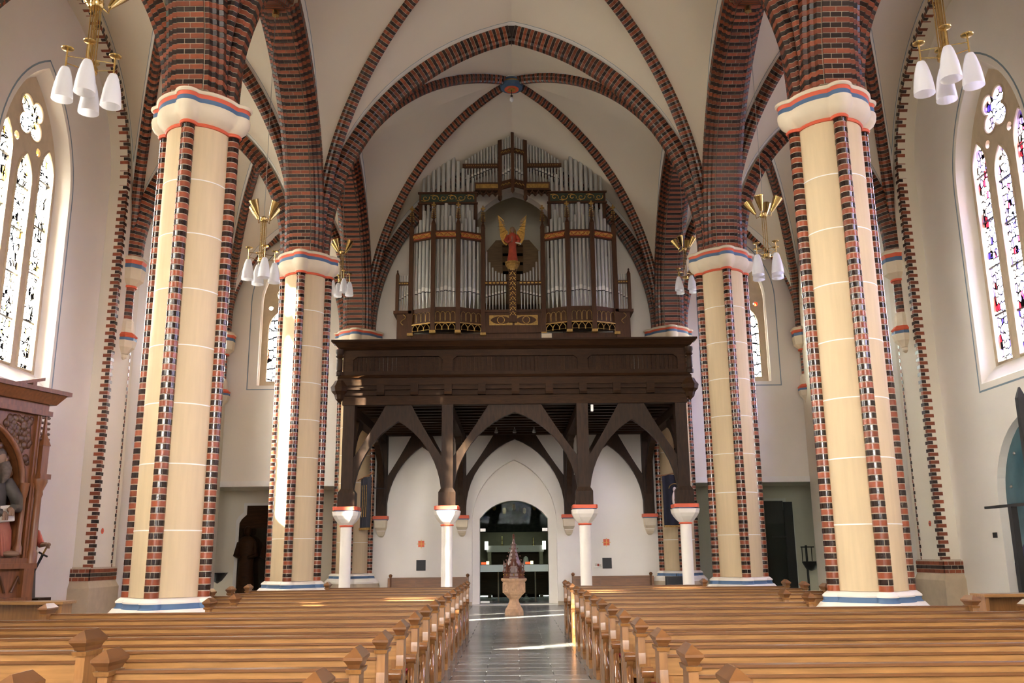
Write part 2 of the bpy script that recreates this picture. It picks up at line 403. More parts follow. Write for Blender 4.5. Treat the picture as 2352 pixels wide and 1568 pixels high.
wall_objs = {}
def side_wall(s):
    name = 'wall_left' if s < 0 else 'wall_right'
    outer = [(-9, 0), (28.2, 0), (28.2, 15.4), (-9, 15.4)]
    holes = [side_outline(c, 1.30, 4.62, 8.62, 2.28) for c in WIN_Y]
    if s > 0: holes.append(pointed(YM[1], 1.25, .02, 2.35, 1.52, 10))
    mb = MB().prism(outer, YZ(s*XW), 0, s*.62, holes)
    w = struct(mb.build(name, PLASTER)); wall_objs[s] = w
    # thicker skin with a blind arch in every bay
    outer2 = [(5.0, 0), (27.24, 0), (27.24, 13.6), (5.0, 13.6)]
    hl = [pointed(c, 3.02, .015, 9.6, 3.06, 14) for c in YM]
    hl = [[(max(min(u, 27.2), 5.05), v) for u, v in h] for h in hl]
    MB().prism(outer2, YZ(s*XP), 0, s*(XW-XP), hl).build('blind_arcade', PLASTER_CREAM, w)
    # toothed brick quoins on the far jamb of the two bays in view and up their arches
    hs = (BRICK_RED_M, BRICK_BLACK_M)
    long_ = [MB().box(*sorted((s*.006, s*(-.17))), -.004, .085, -.036, .036).mesh('brick', BRICK_RED_M),
             MB().box(*sorted((s*.006, s*(-.085))), -.004, .16, -.036, .036).mesh('brick', BRICK_BLACK_M)]
    for me in long_: pass
    c = YM[1]; ph_n = 0
    pil = MB().box(*sorted((s*(XP-.004), s*(XW))), YB[2]-.60, YB[2]+.60, 1.24, 1.26).build('pilaster_course', MORTAR, w)
    z = 1.28; i = 0
    while z < 9.6:      # note: local x is mirrored for the two sides by the sign s above
        me = long_[i % 2]
        o = ob('brick', me, pil, (s*XP*1.0, c+3.02, z)); o.scale = (-1, 1, 1)
        z += .0825; i += 1
    a, rise = 3.02, 3.06
    R = (a*a+rise*rise)/(2*a); ph = atan2(rise, R-a); n = int(R*ph/.0825)
    for k in range(n):
        t = (k+.5)*ph/n
        ctr = Vector((s*XP, c+a-R, 9.6))
        rad = Vector((0, cos(t), sin(t))); tan = Vector((0, -sin(t), cos(t)))
        m = Matrix(((-1,0,0),(0,1,0),(0,0,1))).to_4x4()
        rot = Matrix((Vector((1,0,0)), rad, tan)).transposed().to_4x4()
        m = rot @ m; m.translation = ctr+rad*R
        ob('brick', long_[(i+k) % 2], pil, mat=m)
    # thin toothing on the far edge of the pilaster
    thin = [MB().box(-.004, .004, -.035, 0, -.036, .036).mesh('brick', BRICK_RED_M), MB().box(-.004, .004, -.075, 0, -.036, .036).mesh('brick', BRICK_BLACK_M)]
    z = 1.28; i = 0
    while z < 6.0:
        ob('brick', thin[i % 2], pil, (s*(XP-.002), YB[2]+.42, z)); z += .0825; i += 1
    # pedestals with three brick courses
    for yk in YB[:3]:
        mb = MB()
        y0, y1 = yk-.66, yk+.66
        mb.frustum((*sorted((s*(XP-.06), s*XW)), y0-.06, y1+.06, 0), (*sorted((s*(XP-.06), s*XW)), y0-.06, y1+.06, .84))
        mb.frustum((*sorted((s*(XP-.06), s*XW)), y0-.06, y1+.06, .84), (*sorted((s*(XP-.005), s*XW)), y0, y1, .97))
        mb.build('pedestal', STONE_BEIGE, w)
        if yk == YB[2]:
            for r in range(3):
                z0 = .985+r*.082; m_ = BRICK_BLACK_M if r == 1 else BRICK_RED_M
                off = .065 if r % 2 else 0
                e = s*(XP-.012)
                yy = y0-.012
                k = 0
                while yy < y1:          # face towards the nave
                    ln = .13 if (k == 0 and off) else .24
                    MB().box(*sorted((e, s*(XP+.06))), yy, min(yy+ln-.012, y1+.012), z0, z0+.07).build('brick', m_, w); yy += ln; k += 1
                xx = XP+.065 if not off else XP+.13
                MB().box(*sorted((e, s*xx)), y0-.014, y0+.05, z0+.001, z0+.069).build('brick', m_, w)
                while xx+.03 < XW:      # face towards the altar
                    MB().box(*sorted((s*(xx+.012), s*min(xx+.13, XW))), y0-.012, y0+.06, z0, z0+.07).build('brick', m_, w); xx += .13
            MB().box(*sorted((s*(XP-.006), s*XW)), y0-.006, y1, .97, 1.24).build('mortar_bed', MORTAR, w)
    # corbels that carry the aisle ribs
    for yk in YB[1:]:
        corbel(w, (s*(XP-.02) if yk != YB[3] else s*8.86, min(yk, 27.06), 0))
    return w
def corbel(parent, c):
    L = lambda pr, nm, m, n=8, sm=None: MB().lathe(pr, n, c, pi/8).build(nm, m, parent, smooth=sm)
    L([(.34,8.02),(.36,8.05),(.30,8.12)], 'corbel_abacus', STONE_PALE)
    L([(.30,7.94),(.335,8.02)], 'corbel_red_band', PAINT_RED)
    L([(.315,7.84),(.31,7.935)], 'corbel_blue_band', PAINT_BLUE)
    L([(.15,7.46),(.29,7.58),(.315,7.84)], 'corbel_bell', STONE_PALE)
    L([(.16,7.41),(.17,7.44),(.15,7.46)], 'corbel_ring', PAINT_RED, 16)
    k = 0; z = 6.72
    MB().lathe([(.106,6.68),(.106,7.42)], 14, c).build('shaft_mortar', MORTAR, parent)
    while z < 7.40:
        key = ('cs', k % 2)
        if key not in _sl: _sl[key] = MB().lathe([(.115,-.036),(.115,.036)], 14).mesh('brick', (BRICK_RED_M, BRICK_BLACK_M)[k % 2], 40)
        ob('brick', _sl[key], parent, (c[0], c[1], z)); z += .0825; k += 1
    L([(.19,6.36),(.17,6.45),(.16,6.62),(.13,6.68)], 'corbel_shaft_base', STONE_PALE)
    L([(.24,6.24),(.27,6.28),(.19,6.36)], 'corbel_red_band', PAINT_RED)
    L([(.255,6.17),(.255,6.235)], 'corbel_blue_band', PAINT_BLUE)
    L([(.09,5.88),(.22,6.02),(.255,6.17)], 'corbel_bell', STONE_PALE)
    L([(.02,5.76),(.075,5.80),(.085,5.87)], 'corbel_drop', STONE_PALE)

def side_window(s, cy, n, glass, detail=True):
    w = setting('window_%d' % n)
    w.location = (s*(XW+.33), cy, WSILL)
    O = (s*(XW+.33), cy, WSILL)
    D = .17
    m = YZ(s*(XW+.25))
    fo = side_outline(cy, 1.27, WSILL-.12, 8.66, 2.16)
    lan = []
    for off, zs, rise in ((-.77, 8.93, .55), (0, 8.55, .55), (.77, 8.93, .55)):
        lan.append((cy+off, .27, zs, rise))
    holes = [lancet(c, h, WSILL, zs, rise) for c, h, zs, rise in lan]
    quat = foil(cy, 9.83, .27, .21, 4, pi/4)
    eye = [circle(cy+q*.40, 9.28, .085, 12) for q in (-1, 1)]
    MB().prism(fo, m, 0, s*D, holes+[quat]+eye).build('tracery', STONE_TRACERY, w, origin=O)
    # stone roll around each light, proud of the tracery plate
    mb = MB()
    for hl in holes+[quat]:
        mb.tube([m(u, v, -s*.0) for u, v in hl]+[m(*hl[0], 0)], .028, 6, False)
    mb.build('roll_moulding', STONE_TRACERY, w, smooth=60, origin=O)
    # splayed reveal and sill
    a = side_outline(cy, 1.30, 4.62, 8.62, 2.28); b = side_outline(cy, 1.16, WSILL-.03, 8.66, 2.05)
    n_ = len(a)
    vs = [(s*(XW-.001), u, v) for u, v in a]+[(s*(XW+.26), u, v) for u, v in b]
    MB().add(vs, [(i, (i+1) % n_, (i+1) % n_+n_, i+n_) for i in range(n_)]).build('reveal', PLASTER, w, origin=O)
    # painted line round the opening
    mb = MB()
    offset_ring(side_outline(cy, 1.43, 4.46, 8.62, 2.46), side_outline(cy, 1.395, 4.495, 8.62, 2.42), YZ(s*(XW-.004)), 0, s*.003, mb)
    mb.build('painted_line', PAINT_LINE, w, origin=O)
    # leaded panes, split by saddle bars
    mg = YZ(s*(XW+.33))
    for c, h, zs, rise in lan:
        ol = lancet(c, h, WSILL, zs, rise)
        nb = 5; zz = [WSILL+(zs-.12-WSILL)*k/(nb-1) for k in range(nb)]
        for k in range(nb-1):
            MB().prism([(c+h, zz[k]), (c+h, zz[k+1]), (c-h, zz[k+1]), (c-h, zz[k])], mg, 0, s*.008).build('pane', glass, w, origin=O)
            if k: MB().box(*sorted((s*(XW+.30), s*(XW+.335))), c-h, c+h, zz[k]-.016, zz[k]+.016).build('saddle_bar', IRON, w, origin=O)
        top = [(c+h, zz[-1])]+ol[1:-1]+[(c-h, zz[-1])]
        MB().prism(top, mg, 0, s*.008).build('pane', glass, w, origin=O)
        MB().box(*sorted((s*(XW+.30), s*(XW+.335))), c-h, c+h, zz[-1]-.016, zz[-1]+.016).build('saddle_bar', IRON, w, origin=O)
    MB().prism(quat, mg, 0, s*.008).build('pane', glass, w, origin=O)
    for e in eye: MB().prism(e, mg, 0, s*.008).build('pane', glass, w, origin=O)
    portal((s*(XW+.75), cy, 7.7), (-s, 0, 0), 2.5, 6.2)

for s in (-1, 1): side_wall(s)
_n = 1
for s in (-1, 1):
    for c in WIN_Y:
        side_window(s, c, _n, GLASS_LEFT if s < 0 else GLASS_RIGHT); _n += 1

# ---- west wall
wall_west = None
def west_wall():
    global wall_west, _n
    outer = [(-9.75, 0), (9.75, 0), (9.75, 15.4), (-9.75, 15.4)]
    niche = pointed(-.03, 1.25, .02, 2.35, 1.85, 12)
    tower = pointed(0.03, 1.5, 5.3, 10.9, 1.87, 12)
    hl = [niche, tower]
    for s in (-1, 1):
        hl.append([(s*5.15, .02), (s*9.16, .02), (s*9.16, 3.46), (s*5.15, 3.46)])
        hl.append(pointed(s*6.95, .92, 6.52, 9.15, 1.55, 12))
    wall_west = struct(MB().prism(outer, XZ(YW), 0, .45, hl).build('wall_west', PLASTER))
    # niche back with the segmental door opening
    def seg(c, half, z0, zs, rise, n=12):
        R = (half*half+rise*rise)/(2*rise)
        return [(c+half, z0)]+[(c+half-2*half*i/n, zs+sqrt(max(R*R-(half-2*half*i/n)**2, 0))-(R-rise)) for i in range(n+1)]+[(c-half, z0)]
    door = seg(-.045, 1.02, .02, 2.47, .53)
    MB().prism([(-1.6, 0), (1.6, 0), (1.6, 4.6), (-1.6, 4.6)], XZ(YW+.30), 0, .5, [door]).build('niche_wall', PLASTER, wall_west)
    # tower room behind, a lower room and the organ chamber above it
    TOWER = mat('tower_plaster', (.34,.27,.19), .9, var=.08)  # plaster darkened so the room's dimness is put into its colour
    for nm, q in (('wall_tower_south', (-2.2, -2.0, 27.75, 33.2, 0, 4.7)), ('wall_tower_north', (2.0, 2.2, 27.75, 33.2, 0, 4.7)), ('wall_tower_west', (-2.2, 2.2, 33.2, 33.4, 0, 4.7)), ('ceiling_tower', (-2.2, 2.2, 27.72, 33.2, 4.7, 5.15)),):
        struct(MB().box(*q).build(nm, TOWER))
    for nm, q in (('wall_chamber_south', (-2.2, -2.0, 27.72, 30.0, 5.16, 14.5)), ('wall_chamber_north', (2.0, 2.2, 27.72, 30.0, 5.16, 14.5)), ('wall_chamber_west', (-2.2, 2.2, 30.0, 30.2, 5.16, 14.5)), ('ceiling_chamber', (-2.2, 2.2, 27.72, 30.2, 14.5, 14.7))):
        struct(MB().box(*q).build(nm, PLASTER_CREAM))
    # aisle recesses
    for s, sd in ((-1, 'left'), (1, 'right')):
        for nm, q in (('back', (*sorted((s*5.05, s*10.1)), 29.1, 29.3, 0, 3.7)), ('inner', (*sorted((s*5.0, s*5.14)), 27.72, 29.1, 0, 3.7)), ('outer', (*sorted((s*9.95, s*10.1)), 27.72, 29.1, 0, 3.7))):
            struct(MB().box(*q).build('wall_recess_%s_%s' % (sd, nm), PLASTER_CREAM))
        struct(MB().box(*sorted((s*5.05, s*10.1)), 27.72, 29.3, 3.47, 3.7).build('ceiling_recess_%s' % sd, PLASTER_CREAM))
        struct(MB().box(*sorted((s*9.17, s*10.1)), 27.3, 27.72, 0, 3.7).build('wall_recess_%s_return' % sd, PLASTER_CREAM))
        MB().box(*sorted((s*5.15, s*9.16)), YW-.03, YW+.05, 3.46, 3.625).build('lintel', PAINT_WHITE, wall_west)
    # baseboard pieces beside the portal
    for a, b in ((-4.2, -1.28), (1.22, 4.2)):
        struct(MB().box(a, b, YW-.025, YW, 0, .10).build('baseboard_west', STONE_BEIGE))
west_wall()
def west_window(s, n):
    w = setting('window_%d' % n); cx = s*6.95; O = (cx, YW+.25, 6.6); w.location = O
    fo = pointed(cx, .90, 6.5, 9.15, 1.5, 12); m = XZ(YW+.2)
    lan = [(cx+q*.40, .31, 8.35, .55) for q in (-1, 1)]
    holes = [lancet(c, h, 6.68, zs, r) for c, h, zs, r in lan]
    rose = foil(cx, 9.45, .26, .22, 6, 0, 72)
    eyes = [circle(cx+q*.66, 9.02, .07, 10) for q in (-1, 1)]
    MB().prism(fo, m, 0, .15, holes+[rose]+eyes).build('tracery', STONE_TRACERY, w, origin=O)
    mb = MB()
    for hl in holes+[rose]: mb.tube([m(u, v, 0) for u, v in hl]+[m(*hl[0], 0)], .022, 6, False)
    mb.build('roll_moulding', STONE_TRACERY, w, smooth=60, origin=O)
    a = pointed(cx, .92, 6.52, 9.15, 1.55, 12)
    aa = pointed(cx, 1.10, 6.50, 9.15, 1.85, 12)
    g = GLASS_WEST_L if s < 0 else GLASS_WEST
    for c, h, zs, r in lan:
        zz = [6.68, 7.5, 8.3]
        for k in range(2):
            MB().prism([(c+h, zz[k]), (c+h, zz[k+1]), (c-h, zz[k+1]), (c-h, zz[k])], XZ(YW+.27), 0, .008).build('pane', g, w, origin=O)
            MB().box(c-h, c+h, YW+.25, YW+.28, zz[k+1]-.014, zz[k+1]+.014).build('saddle_bar', IRON, w, origin=O)
        ol = lancet(c, h, 6.68, zs, r)
        MB().prism([(c+h, 8.3)]+ol[1:-1]+[(c-h, 8.3)], XZ(YW+.27), 0, .008).build('pane', g, w, origin=O)
    for hl in [rose]+eyes: MB().prism(hl, XZ(YW+.27), 0, .008).build('pane', g, w, origin=O)
    mb = MB(); offset_ring(pointed(cx, 1.23, 6.38, 9.15, 2.05, 12), pointed(cx, 1.20, 6.41, 9.15, 2.02, 12), XZ(YW-.004), 0, .003, mb)
    mb.build('painted_line', PAINT_LINE, w, origin=O)
    portal((cx, YW+.6, 8.5), (0, -1, 0), 1.9, 4.3)
for s in (-1, 1): west_window(s, _n); _n += 1

# ---- east end behind the viewpoint: the chancel wall with three tall windows, and the roof
def east_end():
    global _n
    e = struct(MB().prism([(-9.75, 0), (9.75, 0), (9.75, 15.4), (-9.75, 15.4)], XZ(-9.3), 0, .3,
        [pointed(x, 1.15, 3.5, 8.5, 2.2, 8) for x in (-2.9, 0, 2.9)]).build('wall_east', PLASTER))
    for x in (-2.9, 0, 2.9):
        w = setting('window_%d' % _n); _n += 1; w.location = (x, -9.15, 3.5)
        MB().prism(pointed(x, 1.15, 3.5, 8.5, 2.2, 8), XZ(-9.15), 0, .01).build('pane', GLASS_EAST, w, origin=(x, -9.15, 3.5))
        MB().box(x-.06, x+.06, -9.2, -9.06, 3.5, 10.6).build('mullion', STONE_TRACERY, w, origin=(x, -9.15, 3.5))
        portal((x, -9.6, 7.0), (0, 1, 0), 2.4, 7.4)
east_end()
# ================================================================== vaults
ceiling = setting('ceiling')
MB().box(-9.9, 9.9, -9.4, 33.5, 15.3, 15.6).build('roof_slab', PLASTER, ceiling)
MB().box(-9.2, 9.2, -9.1, YB[0]-.2, 14.2, 14.3).build('chancel_ceiling', PLASTER, ceiling)
Z3 = Vector((0, 0, 1))
def arc_geo(a, rise):
    R = (a*a+rise*rise)/(2*a); return R, atan2(rise, R-a)
def arc_pts(P0, h, a, rise, d, n, stilt=0.0):
    R, _ = arc_geo(a, rise)
    ph = math.acos(max(-1, min(1, (R-a)/(R+d))))
    L = stilt+(R+d)*ph; P = []
    for i in range(n+1):
        l = L*i/n
        if l < stilt: P.append(P0-h*d+Z3*l)
        else:
            t = (l-stilt)/(R+d)
            P.append(P0+h*(R-(R+d)*cos(t))+Z3*(stilt+(R+d)*sin(t)))
    return P
def web(c1, c2, hw1, hw2, bulge=.10, ns=5):
    n = len(c1)-1; vs = []; uv = []
    for i in range(n+1):
        a, b = c1[i], c2[i]; w = (b-a).length
        for k in range(ns+1):
            s = k/ns; p = a.lerp(b, s)+Z3*(bulge*sin(pi*s)*sin(pi*min(1, i/n*1.0)*.5)*min(1, w))
            vs.append(p); uv.append((s*w-hw1, (1-s)*w-hw2))
    fs = [(i*(ns+1)+k, i*(ns+1)+k+1, (i+1)*(ns+1)+k+1, (i+1)*(ns+1)+k) for i in range(n) for k in range(ns)]
    me = MB().add(vs, fs).mesh('vault_web', VAULT, 60)
    ul = me.uv_layers.new(name='ribdist')
    for lp in me.loops: ul.data[lp.index].uv = uv[lp.vertex_index]
    ob('vault_web', me, ceiling)

PROF_D = [(-.12,.24),(-.12,.14),(-.085,.11),(-.07,.04),(-.035,0),(.035,0),(.07,.04),(.085,.11),(.12,.14),(.12,.24)]
PROF_T = [(-.21,.34),(-.21,.20),(-.165,.175),(-.15,.085),(-.10,.065),(-.08,0),(.08,0),(.10,.065),(.15,.085),(.165,.175),(.21,.20),(.21,.34)]
PROF_AT = [(u*.9, v*.9) for u, v in PROF_T]
ARC_L = [(-.205,.42),(-.43,.42),(-.43,.21),(-.37,.19),(-.355,.11),(-.30,.10),(-.275,.03),(-.212,.03)][::-1]
ARC_R = [(-u, v) for u, v in ARC_L][::-1]
def slab_(a, b): return [(a,.2),(a,.0),(b,.0),(b,.2)]
def resh(prof, R, dl):
    mb = MB(); n = len(prof)
    ring = lambda t: [(w, (R+r)*cos(t)-R, (R+r)*sin(t)) for w, r in prof]
    d = dl/R/2
    return mb.rings([ring(-d), ring(d)])
_cache = {}
def half_arch(P0, h, a, rise, sets, mortar, nind=999, course=.0785, stilt=0.0, parity=0, parent=None, name='rib'):
    """half of a pointed brick arch. sets[par] = list of brick profiles for red (0) and black (1) courses"""
    P0 = Vector(P0); h = Vector(h).normalized()
    R, ph = arc_geo(a, rise); wdir = -(h.cross(Z3))
    ctr = P0+h*R+Z3*stilt
    ns_, n = int(round(stilt/course)), int(round(R*ph/course))
    # mortar core
    rings = []
    pr = [(u*.955, v+.010) for u, v in mortar]
    if stilt: rings.append([P0+wdir*u-h*v for u, v in pr])
    m_ = 22
    for i in range(m_+1):
        t = ph*i/m_; rad = -h*cos(t)+Z3*sin(t)
        rings.append([ctr+rad*(R+v)+wdir*u for u, v in pr])
    core = MB().rings(rings).build(name, MORTAR, parent or ceiling)
    joined = [MB(), MB()]
    mats_ = (BRICK_RED_M, BRICK_BLACK_M)
    for i in range(ns_+n):
        par = (i+parity) % 2
        if i < ns_:
            t = 0; loc = P0+Z3*((i+.5)*course)
        else:
            t = (i-ns_+.5)*ph/n
        rad = -h*cos(t)+Z3*sin(t); tan = h*sin(t)+Z3*cos(t)
        mtx = Matrix((wdir, rad, tan)).transposed().to_4x4()
        mtx.translation = loc if i < ns_ else ctr+rad*R
        for q, prof in enumerate(sets[par]):
            key = (round(R, 3), par, tuple(prof), course)
            if key not in _cache:
                mb = resh(prof, R, course-.011); _cache[key] = (mb, mb.mesh('brick', mats_[par]))
            if i < nind: ob('brick', _cache[key][1], core, mat=mtx)
            else: joined[par].add([mtx @ Vector(p) for p in _cache[key][0].v], _cache[key][0].f)
    for par in (0, 1):
        if joined[par].v: stuff(joined[par].build('brick_courses', mats_[par], core))
    return core
SET_D = ([PROF_D], [PROF_D]); SET_T = ([PROF_T], [PROF_T]); SET_AT = ([PROF_AT], [PROF_AT])
SET_A3 = ([ARC_L, slab_(-.2,.2), ARC_R],)*2
SET_AB = ([ARC_L, slab_(-.2,-.006), slab_(.006,.2), ARC_R], [ARC_L, slab_(-.2,-.09), slab_(-.078,.078), slab_(.09,.2), ARC_R])
MORT_A = [(-.43,.42),(-.43,.21),(-.37,.19),(-.355,.11),(-.30,.10),(-.275,.03),(-.21,.03),(-.2,0),(.2,0),(.21,.03),(.275,.03),(.30,.10),(.355,.11),(.37,.19),(.43,.21),(.43,.42)]

T_A, T_R = 4.25, 5.48
NV = 20
def nave_bays():
    for k in range(3):
        Ya, Yb, Ym = YB[k], YB[k+1], YM[k]
        for s in (-1, 1):
            hx = Vector((-s, 0, 0))
            for Yc, q in ((Ya, 1), (Yb, -1)):     # q: direction along Y into the bay
                far = (q < 0)
                corner = Vector((s*PX, Yc, ZS))
                bdir = Vector((0-s*PX, Ym-Yc, 0)); L = bdir.length; bdir.normalize()
                Dp = corner+bdir*.52; Da = L-.52; Dr = 14.40-ZS
                Tp = Vector((s*T_A, Yc, ZS))
                Ap = Vector((s*PX, Yc+q*.62, ZS)); Aa = B/2-.62; Ar = 12.15-ZS
                cT = arc_pts(Tp, hx, T_A, T_R, .30, NV)
                cD = arc_pts(Dp, bdir, Da, Dr, .21, NV)
                cA = arc_pts(Ap, Vector((0, q, 0)), Aa, Ar, .38, NV)
                web(cT, cD, .21, .12); web(cA, cD, .43, .12)
                # diagonal rib
                nind = {0: (0, 20), 1: (28, 999), 2: (999, 999)}[k][1 if far else 0]
                half_arch(Dp, bdir, Da, Dr, SET_D, PROF_D, nind, parity=k)
                # aisle side of the same bay
                ax, Yq = 6.90, Ym
                adir = Vector((s*ax-s*PX, Ym-Yc, 0)); aL = adir.length; adir.normalize()
                Ip = corner+adir*.5; Ia = aL-.5; Ir = 12.45-ZS
                cI = arc_pts(Ip, adir, Ia, Ir, .21, NV)
                iT = Vector((s*5.35, Yc, ZS)); hT = Vector((s, 0, 0))
                cIT = arc_pts(iT, hT, 1.6, 3.15, .27, NV)
                web(cIT, cI, .19, .12); web(cA, cI, .43, .12)
                oc = Vector((s*8.80, Yc, ZS)); odir = Vector((s*ax-s*8.80, Ym-Yc, 0)); oL = odir.length; odir.normalize()
                Op = oc+odir*.15; Oa = oL-.15
                cO = arc_pts(Op, odir, Oa, Ir, .21, NV)
                oT = Vector((s*8.55, Yc, ZS))
                cOT = arc_pts(oT, -hT, 1.6, 3.15, .27, NV)
                cW = arc_pts(Vector((s*8.87, Yc+q*.25, ZS)), Vector((0, q, 0)), B/2-.25, 3.75, 0, NV, 1.2)
                web(cOT, cO, .19, .12); web(cW, cO, .03, .12)
                ni = {0: (0, 14), 1: (14, 80), 2: (0, 24)}[k][1 if far else 0]
                half_arch(Ip, adir, Ia, Ir, SET_D, PROF_D, ni, parity=1)
                half_arch(Op, odir, Oa, Ir, SET_D, PROF_D, {1: (0, 80)}.get(k, (0, 0))[1 if far else 0], parity=0)
                # arcade arch
                if far: st, na = {0: (SET_AB, 26), 1: (SET_AB, 64), 2: (SET_A3, 0)}[k]
                else: st, na = {0: (SET_A3, 0), 1: (SET_A3, 70), 2: (SET_A3, 0)}[k]
                half_arch(Ap, (0, q, 0), Aa, Ar, st, MORT_A, na, parity=0, name='arch_ring')
    for k in range(4):
        Yc = YB[k] if k < 3 else YB[3]+.04
        for s in (-1, 1):
            half_arch((s*T_A, Yc, ZS), (-s, 0, 0), T_A, T_R, SET_T, PROF_T, {0: 0, 1: 26, 2: 999, 3: 0}[k], parity=1, name='arch_ring')
            half_arch((s*5.35, Yc, ZS), (s, 0, 0), 1.6, 3.15, SET_AT, PROF_AT, {0: 0, 1: 20, 2: 60, 3: 0}[k], parity=0, name='arch_ring')
            if k < 3: half_arch((s*8.55, Yc, ZS), (-s, 0, 0), 1.6, 3.15, SET_AT, PROF_AT, 0, parity=0, name='arch_ring')
            else: half_arch((s*8.70, Yc, ZS), (-s, 0, 0), 1.75, 2.85, SET_D, PROF_D, 0, stilt=.42, parity=0, name='arch_ring')
nave_bays()
def keystone(Yc, cx, a, rise, dep, hw, par):
    R, ph = arc_geo(a, rise)
    ex = (R+dep)*cos(ph)-(R-a); ez = (R+dep)*sin(ph)
    MB().prism([(cx, ZS+rise+.002), (cx+abs(ex)-.004, ZS+ez), (cx-abs(ex)+.004, ZS+ez)], XZ(Yc-hw), 0, 2*hw).build('keystone', BRICK_RED_M if par else BRICK_BLACK_M, ceiling)
for k in range(1, 4):
    keystone(YB[k] if k < 3 else YB[3]+.04, 0, T_A, T_R, .335, .195, 0)
# painted boss where the ribs of the organ bay meet, and its plainer neighbours
bz = 14.30
for k, ym in enumerate(YM):
    b = MB().lathe([(.20,bz-.01),(.31,bz+.02),(.33,bz+.12)], 28, (0, ym, 0)).build('boss', PAINT_BLUE, ceiling, smooth=40)
    MB().lathe([(.12,bz-.022),(.205,bz-.02),(.205,bz)], 24, (0, ym, 0)).build('boss_ring', PAINT_RED, b)
    MB().lathe([(.05,bz-.03),(.12,bz-.028),(.12,bz-.01)], 24, (0, ym, 0)).build('boss_eye', GOLD, b)
    MB().lathe([(.30,bz+.12),(.30,bz+.17)], 28, (0, ym, 0)).build('boss_band', GOLD, b)
    MB().lathe([(.32,bz+.17),(.32,bz+.23)], 28, (0, ym, 0)).build('boss_band', PAINT_BLUE, b)
    MB().lathe([(.31,bz+.23),(.31,bz+.28)], 28, (0, ym, 0)).build('boss_band', PAINT_WHITE, b)
    MB().lathe([(.33,bz+.28),(.33,bz+.62)], 28, (0, ym, 0)).build('boss_band', PAINT_RED, b)
hp = thing('hanging_lamp', 'small bare lamp hanging from the painted boss above the organ', 'lamp', (0, YM[2], 13.9))
MB().tube([(0,0,.38),(0,0,.14)], .012, 6).build('cord', IRON, hp)
MB().lathe([(.02,.0),(.055,.04),(.055,.10),(.03,.14)], 14).build('bulb', OPAL, hp, smooth=50)
MB().lathe([(.03,.13),(.035,.2)], 12).build('socket', IRON, hp)

# ================================================================== piers
def lobed(a, c, b, z, n=120):
    P = []
    for i in range(n):
        t = 2*pi*i/n; d = (t+pi/4) % (pi/2)-pi/4; r = a
        if abs(c*sin(d)) < b: r = max(r, c*cos(d)+sqrt(b*b-(c*sin(d))**2))
        P.append((r*cos(t), r*sin(t), z))
    return P
SH_R, SH_C = .092, .50
def shaft_poly(r, neck):
    return [(.40, -neck), (SH_C-.04, -neck)]+[(SH_C+r*cos(t), r*sin(t)) for t in [radians(x) for x in range(-120, 121, 24)]]+[(SH_C-.04, neck), (.40, neck)]
_b_red = MB().prism(shaft_poly(SH_R, .06), XY(0), -.0355, .0355).mesh('brick', BRICK_RED, 30)
def _black():
    """one glazed course with its upright joint in the middle"""
    mb = MB(); p = shaft_poly(SH_R+.002, .062)
    up = [q for q in p if q[1] > .0055]; dn = [q for q in p if q[1] < -.0055]
    ru = sqrt((SH_R+.002)**2-.005**2)
    mb.prism([(.40, .005), (SH_C+ru, .005)]+up, XY(0), -.0355, .0355)
    mb.prism(dn+[(SH_C+ru, -.005), (.40, -.005)], XY(0), -.0355, .0355)
    return mb.mesh('brick', BRICK_BLACK, 30)
_b_blk = _black()
